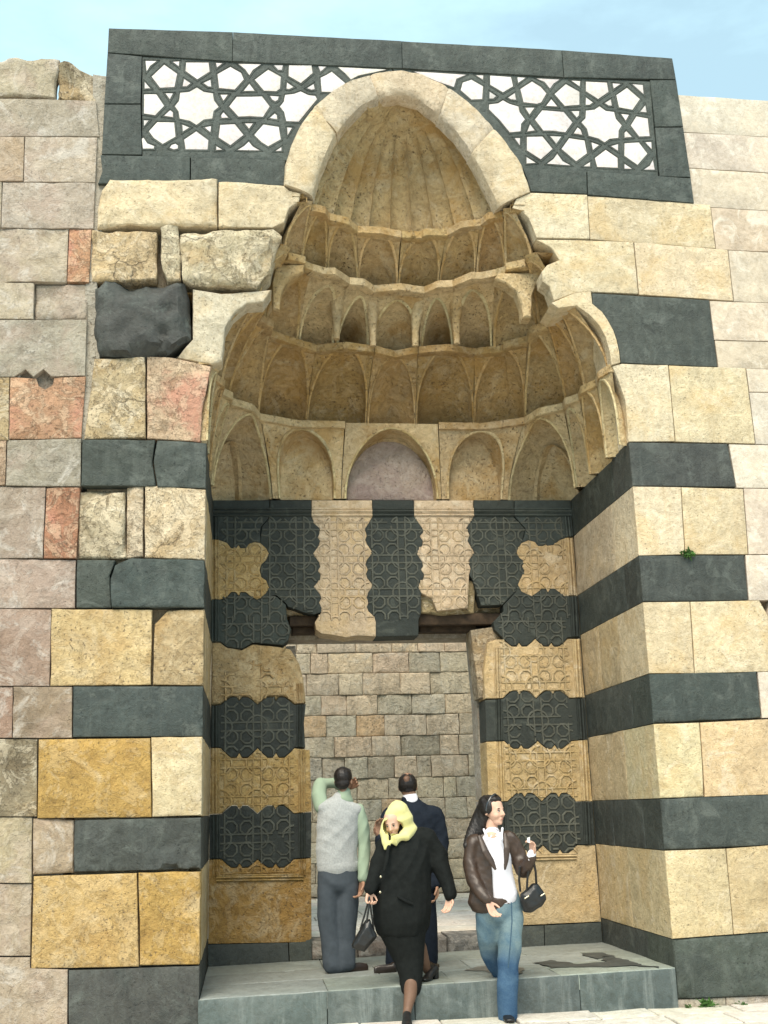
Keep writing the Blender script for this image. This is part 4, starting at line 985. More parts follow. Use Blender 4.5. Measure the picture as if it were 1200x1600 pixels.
# mouldings: one piece on every stone they run across
def prof_bar(a, b, vert, ks, parent, mat, col, sgn=1):
    """bar between two points of the back wall; ks = cross profile [(offset, height)]"""
    v, f = [], []; n = len(ks); N_ = max(2, int(abs((b[1]-a[1]) if vert else (b[0]-a[0]))/.05))
    for i in range(N_+1):
        t = i/N_; x = a[0]+(b[0]-a[0])*t; z = a[1]+(b[1]-a[1])*t
        for (o_, h) in ks:
            hh = h+.0012*noise.noise(Vector((x*20, z*20, o_*9)))
            v.append((x+o_*sgn, DEP-hh, z) if vert else (x, DEP-hh, z+o_*sgn))
    for i in range(N_):
        for j in range(n-1): q = i*n+j; f.append((q, q+n, q+n+1, q+1))
    f += [tuple(range(n)), tuple(range(N_*n+n-1, N_*n-1, -1))]
    return mk('moulding', v, f, mat, parent, 30, col)
PR = [(-.032, 0), (-.032, .012), (-.024, .020), (-.016, .012), (-.012, .006), (-.008, .016), (.004, .026), (.012, .018), (.016, .008), (.020, .016), (.028, .016), (.030, 0)]
for x0, x1, k in ((331, 486.5, 0), (487, 581.5, 11), (582, 646.5, 12), (647, 740, 13), (740.5, 803, 14), (803.5, 893, 15)):
    W, o, m, c = pan[k]
    prof_bar(FA(x0, 800, DEP), FA(x1, 800+(x1-x0)*0, DEP), False, [(q*1.5, h) for q, h in PR[::-1]], o, m, tuple(x*1.05 for x in c), 1)
def vbars(xpx, rows, sgn=1, sc=1.25):
    for (xa, ya, xb, yb, k) in rows:
        W, o, m, c = pan[k]
        prof_bar(FA(xa, ya, DEP), FA(xb, yb, DEP), True, [(q*sc, h) for q, h in (PR if sgn > 0 else PR)], o, m, tuple(x*1.03 for x in c), sgn)
vbars(0, [(336, 808, 336, 843, 0), (336, 844, 336, 936, 2), (336, 937, 336, 1002, 3), (337, 1103, 337, 1167, 5), (337, 1169, 337, 1271, 6), (338, 1273, 338, 1341, 7), (338, 1343, 338, 1368, 8)], 1)
vbars(0, [(468, 1068, 469, 1099, 4), (469, 1101, 468, 1167, 5), (471, 1172, 472, 1269, 6), (472, 1271, 472, 1340, 7), (472, 1342, 472, 1368, 8)], -1, 1.1)
vbars(0, [(884, 808, 887, 839, 15), (888, 841, 894, 930, 16), (895, 932, 898, 994, 17), (899, 999, 904, 1089, 18), (905, 1092, 909, 1155, 19), (909, 1157, 914, 1251, 20), (915, 1254, 918, 1319, 21)], -1)
vbars(0, [(776, 1012, 778, 1091, 18), (779, 1093, 780, 1157, 19), (781, 1159, 784, 1252, 20), (785, 1253, 786, 1321, 21)], 1, 1.0)
prof_bar(FA(338, 1372, DEP), FA(474, 1370, DEP), False, PR[::-1], pan[8][1], M_GOLD, (.40, .27, .10))
prof_bar(FA(788, 1340, DEP), FA(900, 1338, DEP), False, PR[::-1], pan[22][1], M_LIME, (.5, .39, .23))
# broken core behind the lintel, timbers, reveals
def bx(nm, p0, p1, y0, y1, mat, col, **k):
    a = FA(*p0, y0); b = FA(*p1, y0)
    stone(nm, [(a[0], b[1]), (b[0], b[1]), (b[0], a[1]), (a[0], a[1])], frame_y(y0), mat, col, dw, depth=y1-y0, **k)
stone('core_block', PX([(440, 900), (800, 900), (800, 958), (440, 964)], 2.06), frame_y(2.06), M_ROUGH, (.36, .27, .15), dw, depth=.30, rough=.02, bevel=.03, chip=.03)
stone('core_block', PX([(655, 905), (745, 905), (742, 958), (690, 962), (657, 958)], 1.96), frame_y(1.96), M_ROUGH, (.38, .30, .17), dw, depth=.09, rough=.015, bevel=.03, chip=.02)
M_WOOD = simple_mat('old_timber', (.045, .028, .016), rough=.8, nscale=14, namp=.5, bump=.6)
for (a, b, y0, nm) in (((452, 962), (500, 978), 2.02, 0), ((456, 979), (500, 990), 2.12, 0), ((652, 958), (792, 976), 2.0, 0), ((655, 978), (745, 987), 2.12, 0)):
    A = FA(*a, y0); B_ = FA(*b, y0)
    stone('timber_lintel', [(A[0], B_[1]), (B_[0], B_[1]), (B_[0], A[1]), (A[0], A[1])], frame_y(y0), M_WOOD, (.1, .06, .04), dw, depth=.22, rough=.004, bevel=.012)
A = FA(446, 988, 2.3); B_ = FA(790, 998, 2.3)
box('inner_lintel', (A[0], 2.27, FA(600, 998, 2.27)[1]), (B_[0], 2.62, A[1]+.5), M_WALL, dw, (.36, .31, .24))
def poly_stone(nm, P, Y, dp, mat, col, **k): stone(nm, PX(P, Y), frame_y(Y), mat, col, dw, depth=dp, **k)
poly_stone('inner_jamb', [(735, 992), (800, 992), (800, 1252), (752, 1250), (745, 1100)], 2.27, .30, M_WALL, (.36, .32, .26), rough=.006, bevel=.02)
poly_stone('inner_jamb', [(752, 1252), (800, 1252), (800, 1466), (756, 1466)], 2.27, .30, M_WALL, (.40, .38, .34), rough=.006, bevel=.02)
poly_stone('inner_jamb', [(430, 1010), (462, 1008), (466, 1060), (470, 1180), (476, 1300), (478, 1462), (430, 1462)], 2.27, .30, M_WALL, (.36, .31, .24), rough=.006, bevel=.02)
poly_stone('reveal_block', [(735, 984), (775, 978), (790, 1003), (765, 1006), (758, 1050), (757, 1092), (748, 1092)], 1.99, .27, M_ROUGH, (.33, .27, .19), rough=.01, bevel=.02)

# ================================================================== WEEDS
M_LEAF = simple_mat('weed_leaf', (.055, .13, .025), rough=.6, nscale=12, namp=.4)
def weed(c, r, n, lab, seed, up=(0, -.5, .6)):
    rnd = random.Random(seed); v, f = [], []
    for _ in range(n):
        d = Vector((rnd.gauss(0, 1), rnd.gauss(0, .5), rnd.gauss(0, .7))).normalized()+Vector(up)*.6
        p = Vector(c)+Vector((rnd.gauss(0, .3)*r, rnd.gauss(0, .15)*r-.005, rnd.gauss(0, .15)*r)); l = r*rnd.uniform(.3, .8); d = d.normalized()
        s = d.cross(Vector((rnd.random(), rnd.random(), rnd.random()))).normalized()*l*.16; b = len(v)
        m_ = p+d*l*.5; e = p+d*l+Vector((0, 0, -l*.15))
        v += [tuple(p), tuple(m_-s), tuple(e), tuple(m_+s)]; f.append((b, b+1, b+2, b+3))
    o = mk('weed', v, f, M_LEAF, None, None, (.06, .13, .03)); tag(o, lab, 'weed')
p = onY(1074, 866, -.01); weed(p, .075, 130, 'small green weed growing from a joint of the right facade between two courses', 3)
p = onY(1105, 1574, -.06); weed((p.x, -.06, .0), .10, 110, 'low green weed sprouting at the foot of the right plinth', 5, (0, 0, .6))
for i, (px, lab) in enumerate(((1075, 'tiny weed tuft at the base of the portal beside the platform corner'), (1160, 'sparse weed tuft on the pavement near the right edge of the photo'))):
    p = onY(px, 1572, -.05); weed((p.x, -.05, .0), .05, 40, lab, 9+i, (0, 0, .6))

# ================================================================== PEOPLE
random.seed(51)
M_SKIN = simple_mat('skin', (.60, .37, .27), rough=.55, spec=.35, nscale=25, namp=.06)
M_SKIN2 = simple_mat('skin_tanned', (.30, .165, .105), rough=.55, spec=.35, nscale=25, namp=.08)
M_HAIR = simple_mat('dark_hair', (.012, .009, .008), rough=.45, spec=.4, nscale=60, namp=.6, bump=.5)
M_BALD = simple_mat('balding_scalp', (.11, .058, .036), rough=.5, nscale=50, namp=.5)
M_BLACK = simple_mat('black_cloth', (.009, .0105, .010), rough=.9, spec=.15, nscale=30, namp=.25, bump=.25)
M_NAVY = simple_mat('navy_cloth', (.011, .015, .023), rough=.9, spec=.15, nscale=30, namp=.2, bump=.2)
M_VEST = simple_mat('grey_knit', (.34, .35, .345), rough=.95, spec=.1, nscale=70, namp=.16, bump=.35, sheen=.3)
M_GREEN = simple_mat('sage_shirt', (.27, .34, .25), rough=.85, spec=.15, nscale=12, namp=.06, bump=.15)
M_TROU = simple_mat('slate_trousers', (.055, .066, .078), rough=.9, spec=.15, nscale=20, namp=.12, bump=.2)
M_YEL = simple_mat('yellow_scarf', (.60, .56, .24), rough=.75, spec=.2, nscale=9, namp=.10, bump=.15, sheen=.2)
M_LEATH = simple_mat('brown_leather', (.045, .027, .018), rough=.46, spec=.5, nscale=18, namp=.35, bump=.25)
M_SHIRT = simple_mat('white_shirt', (.76, .74, .79), rough=.8, spec=.2, nscale=12, namp=.03, bump=.1)
M_BAG = simple_mat('black_leather', (.010, .010, .010), rough=.4, spec=.5, nscale=25, namp=.3, bump=.2)
M_SHOE = simple_mat('shoe_leather', (.022, .014, .010), rough=.35, spec=.5)
M_NYLON = simple_mat('stocking', (.15, .085, .055), rough=.6, nscale=60, namp=.1)
M_METAL = simple_mat('buckle_metal', (.5, .45, .33), rough=.3); M_METAL.node_tree.nodes['Principled BSDF'].inputs['Metallic'].default_value = 1
M_EYE = simple_mat('eye_white', (.65, .62, .58), rough=.3); M_LIPS = simple_mat('lip', (.46, .20, .16), rough=.45)
M_PAPER = simple_mat('white_paper', (.8, .8, .8), rough=.6)
# denim: faded thighs, deeper blue below, grain
def denim():
    m, nt, b = base_mat('faded_denim', .9); b.inputs['Specular IOR Level'].default_value = .15
    v, oi, raw = coords(nt); n = noi(nt, raw, 6, 6, .65, .5); f = noi(nt, raw, 120, 3, .6)
    c = mixc(nt, ramp(nt, n, .30, .70), (.085, .15, .20), (.22, .29, .29))
    sp = nt.nodes.new('ShaderNodeSeparateXYZ'); nt.links.new(raw, sp.inputs[0])
    c = mixc(nt, ramp(nt, sp.outputs['Z'], .48, .36), c, mixc(nt, ramp(nt, n, .4, .65), (.034, .078, .15), (.075, .14, .22)))
    c = mixc(nt, ramp(nt, f, .35, .7, 0, .5), c, mixc(nt, 1., c, (.6, .62, .68), 'MULTIPLY'))
    nt.links.new(c, b.inputs['Base Color'])
    bp = nt.nodes.new('ShaderNodeBump'); bp.inputs['Strength'].default_value = .3; bp.inputs['Distance'].default_value = .004
    nt.links.new(f, bp.inputs['Height']); nt.links.new(bp.outputs[0], b.inputs['Normal']); return m
M_DENIM = denim()
def tube_geo(v, f, ch, m=18, caps=True):
    """ch: (position, radius across, radius in depth); rounded ends; elliptical rings"""
    P = [Vector(c[0]) for c in ch]; n = len(P); st = []
    for i in range(n):
        d = (P[min(n-1, i+1)]-P[max(0, i-1)]).normalized(); st.append((P[i], d, ch[i][1], ch[i][2]))
    if caps:
        a, b = st[0], st[-1]; pre = []; post = []
        for o, s in ((1., .08), (.85, .5), (.5, .86)):
            r = min(a[2], a[3]); pre.append((a[0]-a[1]*r*o, a[1], a[2]*s, a[3]*s))
            r = min(b[2], b[3]); post.append((b[0]+b[1]*r*o, b[1], b[2]*s, b[3]*s))
        st = pre+st+post[::-1]
    b0 = len(v)
    for (p, d, rx, ry) in st:
        ax = Vector((1, 0, 0)) if abs(d.x) < .8 else Vector((0, 0, 1))
        ax = (ax-d*ax.dot(d)).normalized(); ay = d.cross(ax)
        for j in range(m):
            t = 2*math.pi*j/m; v.append(tuple(p+ax*rx*math.cos(t)+ay*ry*math.sin(t)))
    for i in range(len(st)-1):
        for j in range(m):
            a = b0+i*m+j; b = b0+i*m+(j+1) % m; f.append((a, b, b+m, a+m))
    f.append(tuple(b0+m-1-j for j in range(m))); e = b0+(len(st)-1)*m; f.append(tuple(e+j for j in range(m)))
def ell_geo(v, f, c, r, m=16, k=10):
    b0 = len(v); c = Vector(c)
    for i in range(k+1):
        p = math.pi*i/k
        for j in range(m):
            t = 2*math.pi*j/m; v.append((c.x+r[0]*math.sin(p)*math.cos(t), c.y+r[1]*math.sin(p)*math.sin(t), c.z+r[2]*math.cos(p)))
    for i in range(k):
        for j in range(m):
            a = b0+i*m+j; b = b0+i*m+(j+1) % m; f.append((a, a+m, b+m, b))
def W3(px, py, Y): return onY(px, py, Y)
def CH(L):
    o = []
    for e in L:
        s = (e[2]+DCAM)/FPX; ry = e[4] if len(e) > 4 else e[3]
        o.append((W3(e[0], e[1], e[2]), e[3]*s, ry*s))
    return o
def body(name, chains, mat, parent, vox=.011, sm=6, folds=None, push=None, ells=(), label=None, extra=None):
    v, f = [], []
    for c in chains: tube_geo(v, f, CH(c))
    for c, r in ells: ell_geo(v, f, c, r)
    if extra: extra(v, f)
    o = mk(name, v, f, mat, None)
    r = o.modifiers.new('r', 'REMESH'); r.mode = 'VOXEL'; r.voxel_size = vox*K
    if sm: s = o.modifiers.new('s', 'SMOOTH'); s.iterations = sm; s.factor = .6
    dg = bpy.context.evaluated_depsgraph_get(); me = bpy.data.meshes.new_from_object(o.evaluated_get(dg))
    o.modifiers.clear(); old = o.data; o.data = me; bpy.data.meshes.remove(old)
    n = len(me.vertices); co = np.empty(n*3, 'f'); me.vertices.foreach_get('co', co); co = co.reshape(-1, 3)/K
    no = np.empty(n*3, 'f'); me.vertices.foreach_get('normal', no); no = no.reshape(-1, 3)
    if folds:
        for i in range(n):
            x, y, z = co[i]; d = 0
            for (amp, fx, fz, dx, dz, p) in folds:
                wv = noise.noise(Vector((x*3+p, y*3, z*3)))*1.6
                d += amp*(1-abs(math.sin((x*dx+z*dz+y*.3)*fx+wv*fz+p))*2)*(.5+.7*noise.noise(Vector((x*4, y*4+p, z*4))))
            co[i] += no[i]*d
    if push:
        for (poly, amt, dep) in push:
            Q = np.array([FA(a, b, dep) for a, b in poly]); q = co[:, [0, 2]]
            ins = inside(Q, q) & (no[:, 1] < .2); bd = bdist(Q, q[ins]); co[np.where(ins)[0], 1] += amt*np.clip(bd/.006, 0, 1)
    me.vertices.foreach_set('co', (co*K).astype('f').ravel()); me.polygons.foreach_set('use_smooth', [True]*len(me.polygons)); me.update()
    if not me.materials: me.materials.append(mat)
    if parent: o.parent = parent
    if label: o['label'] = label
    return o
def head(parent, c, H, yaw, pitch, roll, skin, female=False, neck=True, open_=True):
    """head with brow, nose, lips, chin, ears; c = centre, H = chin to crown"""
    R = Matrix.Rotation(yaw, 3, 'Z') @ Matrix.Rotation(pitch, 3, 'X') @ Matrix.Rotation(roll, 3, 'Y'); c = Vector(c)
    T = lambda p: c+R @ (Vector((p[0], p[1], p[2]-.5))*H)
    def el(v, f, q, r):
        vv, ff = [], []; ell_geo(vv, ff, q, r); b = len(v); v += [tuple(T(p)) for p in vv]; f += [tuple(i+b for i in g) for g in ff]
    def tb(v, f, ch):
        vv, ff = [], []; tube_geo(vv, ff, ch, 12); b = len(v); v += [tuple(T(p)) for p in vv]; f += [tuple(i+b for i in g) for g in ff]
    def ex(v, f):
        el(v, f, (0, .06, .63), (.335, .42, .37)); el(v, f, (0, -.10, .45), (.275, .28, .36)); el(v, f, (0, -.16, .14), (.17, .17, .13))
        el(v, f, (.14, -.19, .34), (.12, .15, .12)); el(v, f, (-.14, -.19, .34), (.12, .15, .12)); el(v, f, (0, -.30, .565), (.20, .08, .045))
        tb(v, f, [((0, -.36, .54), .028, .03), ((0, -.43, .42), .036, .04), ((0, -.455, .355), .055, .045)])
        el(v, f, (.045, -.40, .335), (.03, .035, .025)); el(v, f, (-.045, -.40, .335), (.03, .035, .025))
        el(v, f, (0, -.325, .215), (.085, .05, .05)); el(v, f, (0, -.27, .075), (.08, .06, .055))
        for s in (-1, 1): el(v, f, (s*.335, .05, .44), (.03, .075, .11))
    hd = body('head', [], skin, parent, vox=.0075, sm=1, extra=ex)
    def part(nm, q, r, m, rz=0):
        v, f = [], []; el(v, f, q, r); o = mk(nm, v, f, m, hd, 180); return o
    for s in (-1, 1):
        part('eye', (s*.125, -.335, .475), (.052, .03, .022), M_EYE); part('iris', (s*.125, -.358, .475), (.021, .012, .021), M_HAIR)
        part('eyelid', (s*.125, -.342, .497), (.060, .032, .012), M_HAIR); part('eyebrow', (s*.13, -.355, .565), (.075, .02, .012), M_HAIR)
    part('lips', (0, -.366, .226), (.060, .020, .013), M_LIPS); part('lips', (0, -.362, .200), (.048, .020, .015), M_LIPS)
    return hd, T, R
def hand(parent, wr, d, nrm, L, skin, curl=.5, flip=1, nm='hand'):
    """palm, four unequal bent fingers, thumb from the side of the palm"""
    d = Vector(d).normalized(); nrm = Vector(nrm); nrm = (nrm-d*nrm.dot(d)).normalized(); s = d.cross(nrm)*flip; wr = Vector(wr)
    def ex(v, f):
        for k in (-.14, -.05, .05, .14): tube_geo(v, f, [(wr-d*.04*L, .09*L, .09*L), (wr+d*.22*L+s*k*L*.9, .075*L, .06*L), (wr+d*.50*L+s*k*1.25*L, .062*L, .055*L)], 10)
        for k, l in ((-.19, .40), (-.065, .47), (.065, .44), (.185, .34)):
            p = wr+d*.50*L+s*k*L; a = 0; ch = [(p, .052*L, .052*L)]
            for seg in (.42, .32, .26):
                a += curl*.9; dd = d*math.cos(a)+nrm*math.sin(a); p = p+dd*l*seg*L; ch.append((p, .046*L, .044*L))
            tube_geo(v, f, ch, 9)
        p = wr+d*.14*L-s*.16*L; dd = (d*.75-s*.75+nrm*.35).normalized(); q = p+dd*.24*L; e = q+(d*.9-s*.2+nrm*.5).normalized()*.2*L
        tube_geo(v, f, [(p, .07*L, .065*L), (q, .055*L, .05*L), (e, .045*L, .042*L)], 9)
    return body(nm, [], skin, parent, vox=.0048, sm=1, extra=ex)
def shoe(parent, heel, toe, wd=.045, ht=.05, mat=None, hl=.0, nm='shoe'):
    heel, toe = Vector(heel), Vector(toe); d = toe-heel; L = d.length; dn = d.normalized(); sd_ = dn.cross(Vector((0, 0, 1))).normalized(); v, f = [], []
    def ex(v, f):
        up = Vector((0, 0, 1))
        tube_geo(v, f, [(heel+up*(ht*.75+hl), wd*.8, ht*.8), (heel+d*.35+up*(ht*.55+hl*.6), wd*.85, ht*.6), (heel+d*.65+up*ht*.42, wd, ht*.42), (heel+d*.92+up*ht*.36, wd*.8, ht*.32)], 14)
        tube_geo(v, f, [(heel+up*.012, wd*.7, .03), (heel+up*(ht+hl), wd*.7, wd*.7)], 12)
        if hl == 0: tube_geo(v, f, [(heel+up*.010, wd*.85, .012), (heel+d*.9+up*.010, wd*.95, .012)], 12)
    return body(nm, [], mat or M_SHOE, parent, vox=.007, sm=1, extra=ex)
FOLD = [(.005, 20, 1.5, .9, .5, 0), (.003, 32, 2.4, .8, -.6, 2)]
TFOLD = [(.006, 22, 1.4, 1, .12, 1), (.0035, 24, 2.4, .7, .5, 4)]

# ---- man in grey vest
p1 = thing('person', 'man in grey knitted vest and sage shirt seen from behind, hand raised to face', 'person')
Y = .95
body('shirt', [[(561, 1264, Y, 9, 10), (566, 1290, Y, 11, 12), (569, 1320, Y, 10, 11), (568, 1350, Y-.04, 9, 9), (567, 1372, Y-.06, 8.5, 8.5)],
               [(503, 1262, Y, 11, 12), (498, 1243, Y+.05, 12, 12), (500, 1226, Y+.12, 10.5, 11)], [(500, 1224, Y+.12, 9, 10), (522, 1224, Y+.17, 8, 9), (541, 1229, Y+.17, 7, 7)],
               [(537, 1239, Y, 11, 11), (536, 1249, Y, 17, 13)], [(512, 1262, Y, 9, 10), (552, 1265, Y, 9, 10)]], M_GREEN, p1, folds=FOLD)
body('vest', [[(534, 1249, Y, 15, 13), (532, 1257, Y, 29, 17), (529, 1275, Y, 33, 20), (527, 1310, Y, 32, 20), (526, 1335, Y, 31.5, 20), (528, 1352, Y, 32, 20)], [(504, 1262, Y, 11, 14), (531, 1259, Y, 11, 15), (556, 1266, Y, 11, 14)]],
     M_VEST, p1, folds=[(.0035, 22, 1.5, .9, -.5, 1), (.003, 34, 2, .5, .8, 0)])
body('vest_hem', [[(528, 1350, Y, 32, 20.5), (528.5, 1357, Y, 31.5, 20.5)]], M_VEST, p1)
body('trousers', [[(528, 1354, Y, 30, 19), (528, 1380, Y, 32, 20)], [(513, 1385, Y, 17, 17), (513, 1430, Y, 17, 16), (518, 1470, Y, 16, 13), (521, 1508, Y, 15.5, 14)],
                  [(544, 1385, Y, 17, 17), (542, 1430, Y, 16.5, 16), (540, 1470, Y, 15, 13), (540, 1505, Y, 15, 14)]], M_TROU, p1, folds=TFOLD)
for px, py, dx, dy in ((520, 1518, .02, .22), (540, 1519, .20, .04)):
    a = W3(px, py, Y); a.z = zp(a.x, Y); shoe(p1, a, a+Vector((dx, dy, 0)), .05, .055, nm='shoe')
c = W3(537, 1220, Y); h1, T, R = head(p1, c, .232, math.radians(160), math.radians(2), 0, M_SKIN2)
def hair(parent, T, ells, nm='hair', mat=None, vox=.008, tubes=(), folds=None):
    def ex(v, f):
        for q, r in ells:
            vv, ff = [], []; ell_geo(vv, ff, q, r); b = len(v); v += [tuple(T(p)) for p in vv]; f += [tuple(i+b for i in g) for g in ff]
        for ch in tubes:
            tube_geo(v, f, CH(ch))
    return body(nm, [], mat or M_HAIR, parent, vox=vox, sm=1, extra=ex, folds=folds or [(.0025, 90, 2, 1, .2, 0)])
hair(p1, T, [((0, .11, .66), (.36, .40, .37)), ((0, .22, .42), (.31, .24, .26)), ((0, -.06, .84), (.29, .30, .17))])
body('neck', [[(537, 1236, Y, 9, 10), (537, 1246, Y, 11, 11)]], M_SKIN2, p1)
hand(p1, W3(566, 1374, Y-.06), (-.12, -.1, -1), (-.8, -.3, -.3), .20, M_SKIN2, .55)
hand(p1, W3(544, 1231, Y+.10), (.55, -.5, .35), (0, -1, .2), .18, M_SKIN2, .5)
# ---- man in navy suit
p2 = thing('person', 'balding man in navy suit seen from behind, half hidden by woman in yellow headscarf', 'person')
Y = .88
body('suit_jacket', [[(641, 1252, Y, 15, 12), (643, 1264, Y, 32, 17), (644, 1280, Y, 42, 21), (645, 1320, Y, 40, 22), (645, 1355, Y, 38, 22), (645, 1386, Y, 39, 23)], [(610, 1272, Y, 12, 14), (679, 1272, Y, 13, 15)],
                     [(683, 1276, Y, 12, 13), (689, 1310, Y, 12, 13), (689, 1345, Y-.03, 11, 11), (682, 1380, Y-.06, 9.5, 9.5)],
                     [(606, 1278, Y, 12, 13), (600, 1315, Y-.05, 11, 12), (597, 1335, Y-.12, 10, 10)], [(597, 1335, Y-.12, 9.5, 10), (594, 1310, Y-.2, 8, 8)]], M_NAVY, p2, folds=FOLD)
body('trousers', [[(645, 1382, Y, 33, 20), (645, 1400, Y, 34, 20)], [(627, 1400, Y, 18, 17), (621, 1450, Y, 16, 15), (616, 1505, Y, 14, 14)], [(663, 1400, Y, 18, 17), (667, 1450, Y, 16, 15), (669, 1502, Y, 15, 14)]], M_NAVY, p2, folds=TFOLD)
for px, py, dx, dy in ((615, 1515, -.17, -.02), (668, 1512, .1, .14)):
    a = W3(px, py, Y-.1); a.z = zp(a.x, Y); shoe(p2, a, a+Vector((dx, dy, 0)), .045, .05)
body('neck', [[(640, 1240, Y, 10, 10), (641, 1252, Y, 12, 12)]], M_SKIN2, p2)
body('shirt_collar', [[(641, 1248, Y, 12.5, 12.5), (641, 1251, Y, 13, 13)]], M_SHIRT, p2, vox=.008)
c = W3(637, 1229, Y); h2, T, R = head(p2, c, .235, math.radians(172), math.radians(6), 0, M_SKIN2)
hair(p2, T, [((0, .12, .62), (.36, .37, .36)), ((.22, .03, .52), (.15, .22, .24)), ((-.22, .03, .52), (.15, .22, .24)), ((0, .0, .84), (.26, .28, .17))])
hair(p2, T, [((.02, .37, .70), (.15, .13, .18))], nm='bald_crown', mat=M_BALD)
hand(p2, W3(594, 1309, Y-.2), (-.1, 0, 1), (.4, -.8, 0), .19, M_SKIN2, .45)
hand(p2, W3(682, 1381, Y-.06), (0, -.1, -1), (-1, 0, 0), .19, M_SKIN2, .5)
# ---- woman in yellow headscarf
p3 = thing('person', 'woman in yellow headscarf and long black suit stepping down from the platform', 'person')
Y = .04
body('jacket', [[(634, 1300, Y, 18, 15), (634, 1309, Y, 34, 22), (632, 1330, Y, 43, 29), (628, 1360, Y, 44, 33), (629, 1390, Y, 44, 33), (627, 1420, Y, 45, 34), (627, 1441, Y, 43, 32)],
                [(604, 1318, Y, 14, 16), (664, 1308, Y, 16, 18)],
                [(667, 1308, Y, 15, 17), (682, 1333, Y, 16, 16), (691, 1358, Y-.03, 14, 14), (699, 1380, Y-.06, 12, 12), (704, 1397, Y-.09, 11, 11)],
                [(602, 1322, Y-.02, 14, 15), (590, 1350, Y-.06, 12, 13), (583, 1374, Y-.10, 10.5, 11), (578, 1389, Y-.13, 9.5, 9.5)]], M_BLACK, p3, vox=.011,
     folds=[(.008, 15, 1.6, .9, .55, 0), (.005, 24, 2.4, .8, -.6, 2)])
body('skirt', [[(627, 1436, Y, 40, 29), (633, 1470, Y, 31, 24), (639, 1500, Y, 23, 20), (642, 1525, Y-.02, 18, 17), (642, 1542, Y-.03, 16.5, 15)]], M_BLACK, p3, folds=[(.005, 20, 1.6, 1, .2, 1)])
body('lapel', [[(607, 1322, Y-.17, 3, 3), (604, 1345, Y-.185, 3.5, 3), (600, 1362, Y-.19, 2, 2)]], M_BLACK, p3, vox=.007)
for px, py in ((595, 1370), (594, 1394)):
    v, f = [], []; q = W3(px, py, Y-.19); ell_geo(v, f, q, (.010, .006, .010)); mk('button', v, f, M_METAL, p3, 180)
body('pocket_flap', [[(622, 1401, Y-.19, 2.5, 2.5), (634, 1408, Y-.19, 2.5, 2.5), (645, 1413, Y-.18, 2, 2)]], M_BLACK, p3, vox=.007)
body('leg', [[(642, 1535, Y-.06, 11, 11), (641, 1555, Y-.09, 9.5, 10), (637, 1576, Y-.14, 6.5, 7), (635, 1588, Y-.17, 6, 7)]], M_NYLON, p3, vox=.007)
body('leg', [[(655, 1480, Y+.12, 11, 11), (661, 1500, Y+.16, 9.5, 9), (667, 1515, Y+.2, 6.5, 7), (673, 1522, Y+.2, 6, 6)]], M_NYLON, p3, vox=.007)
a = W3(636, 1590, Y-.17); a.z = .0; shoe(p3, a, a+Vector((-.03, -.20, 0)), .042, .05, M_BAG, .02, nm='shoe')
a = W3(681, 1531, Y+.2); a.z = zp(a.x, Y+.2); shoe(p3, a, a+Vector((-.13, -.14, 0)), .038, .045, M_BAG, .04, nm='shoe')
c = W3(613.5, 1285, Y-.05); h3, T, R = head(p3, c, .205, math.radians(-24), math.radians(20), math.radians(-6), M_SKIN)
body('headscarf', [[(612, 1273, Y-.06, 11, 11), (622, 1268, Y-.04, 15, 15)], [(622, 1268, Y-.01, 17, 18), (624, 1280, Y-.01, 21.5, 21), (627, 1292, Y, 20, 18), (634, 1304, Y, 21, 15)],
                   [(604, 1285, Y-.06, 7, 13), (600, 1300, Y-.09, 7, 9), (602, 1314, Y-.13, 6, 6), (603, 1324, Y-.15, 4, 4)],
                   [(646, 1297, Y-.03, 6, 8), (632, 1306, Y-.12, 10, 8), (616, 1312, Y-.15, 11, 7), (605, 1318, Y-.155, 7, 5), (602, 1326, Y-.16, 3, 3)]], M_YEL, p3, vox=.0075, sm=5,
     folds=[(.0022, 40, 1.0, .6, .8, 0)],
     push=[([(598, 1289), (600, 1283), (608, 1279.5), (619, 1281), (628, 1287), (631, 1294), (624, 1302), (612, 1306), (602, 1303), (598, 1295)], .16, Y-.1)])
hand(p3, W3(703, 1400, Y-.09), (-.25, -.15, -1), (-.7, -.6, 0), .165, M_SKIN, .45)
hand(p3, W3(577, 1391, Y-.13), (-.05, -.1, -1), (.5, -.8, 0), .16, M_SKIN, .9)
def bag(lab, quad, dep, Yb, handles, mat=M_BAG, flap=None):
    t = thing('handbag', lab, 'handbag')
    Q = [W3(a, b, Yb) for a, b in quad]; c = sum(Q, Vector())/len(Q); v, f = [], []
    rows = []
    n = len(Q); NR = 10; pts = []
    P = dense([(q.x, q.z) for q in Q], .02); P = P; m = len(P); cc = P.mean(0)
    for i in range(NR+1):
        s = -1+2*i/NR; k = (1-abs(s)**2.6)**.45*.97+.03 if abs(s) < 1 else .55; k = max(k, .62)
        for q in P: e = cc+(q-cc)*k; v.append((e[0], Yb+s*dep, e[1]))
    for i in range(NR):
        for j in range(m): a = i*m+j; b = i*m+(j+1) % m; f.append((a, b, b+m, a+m))
    f += [tuple(range(m-1, -1, -1)), tuple(range(NR*m, NR*m+m))]
    o = mk('bag_body', v, f, mat, None); r = o.modifiers.new('r', 'REMESH'); r.mode = 'VOXEL'; r.voxel_size = .007
    s_ = o.modifiers.new('s', 'SMOOTH'); s_.iterations = 4
    dg = bpy.context.evaluated_depsgraph_get(); me = bpy.data.meshes.new_from_object(o.evaluated_get(dg)); o.modifiers.clear(); o.data = me
    for vv in me.vertices: vv.co += vv.normal*.004*noise.fractal(vv.co*14, 1, 2, 3)
    me.polygons.foreach_set('use_smooth', [True]*len(me.polygons)); o.parent = t
    for h in handles: body('handle', [h], mat, t, vox=.0045, sm=1)
    return t
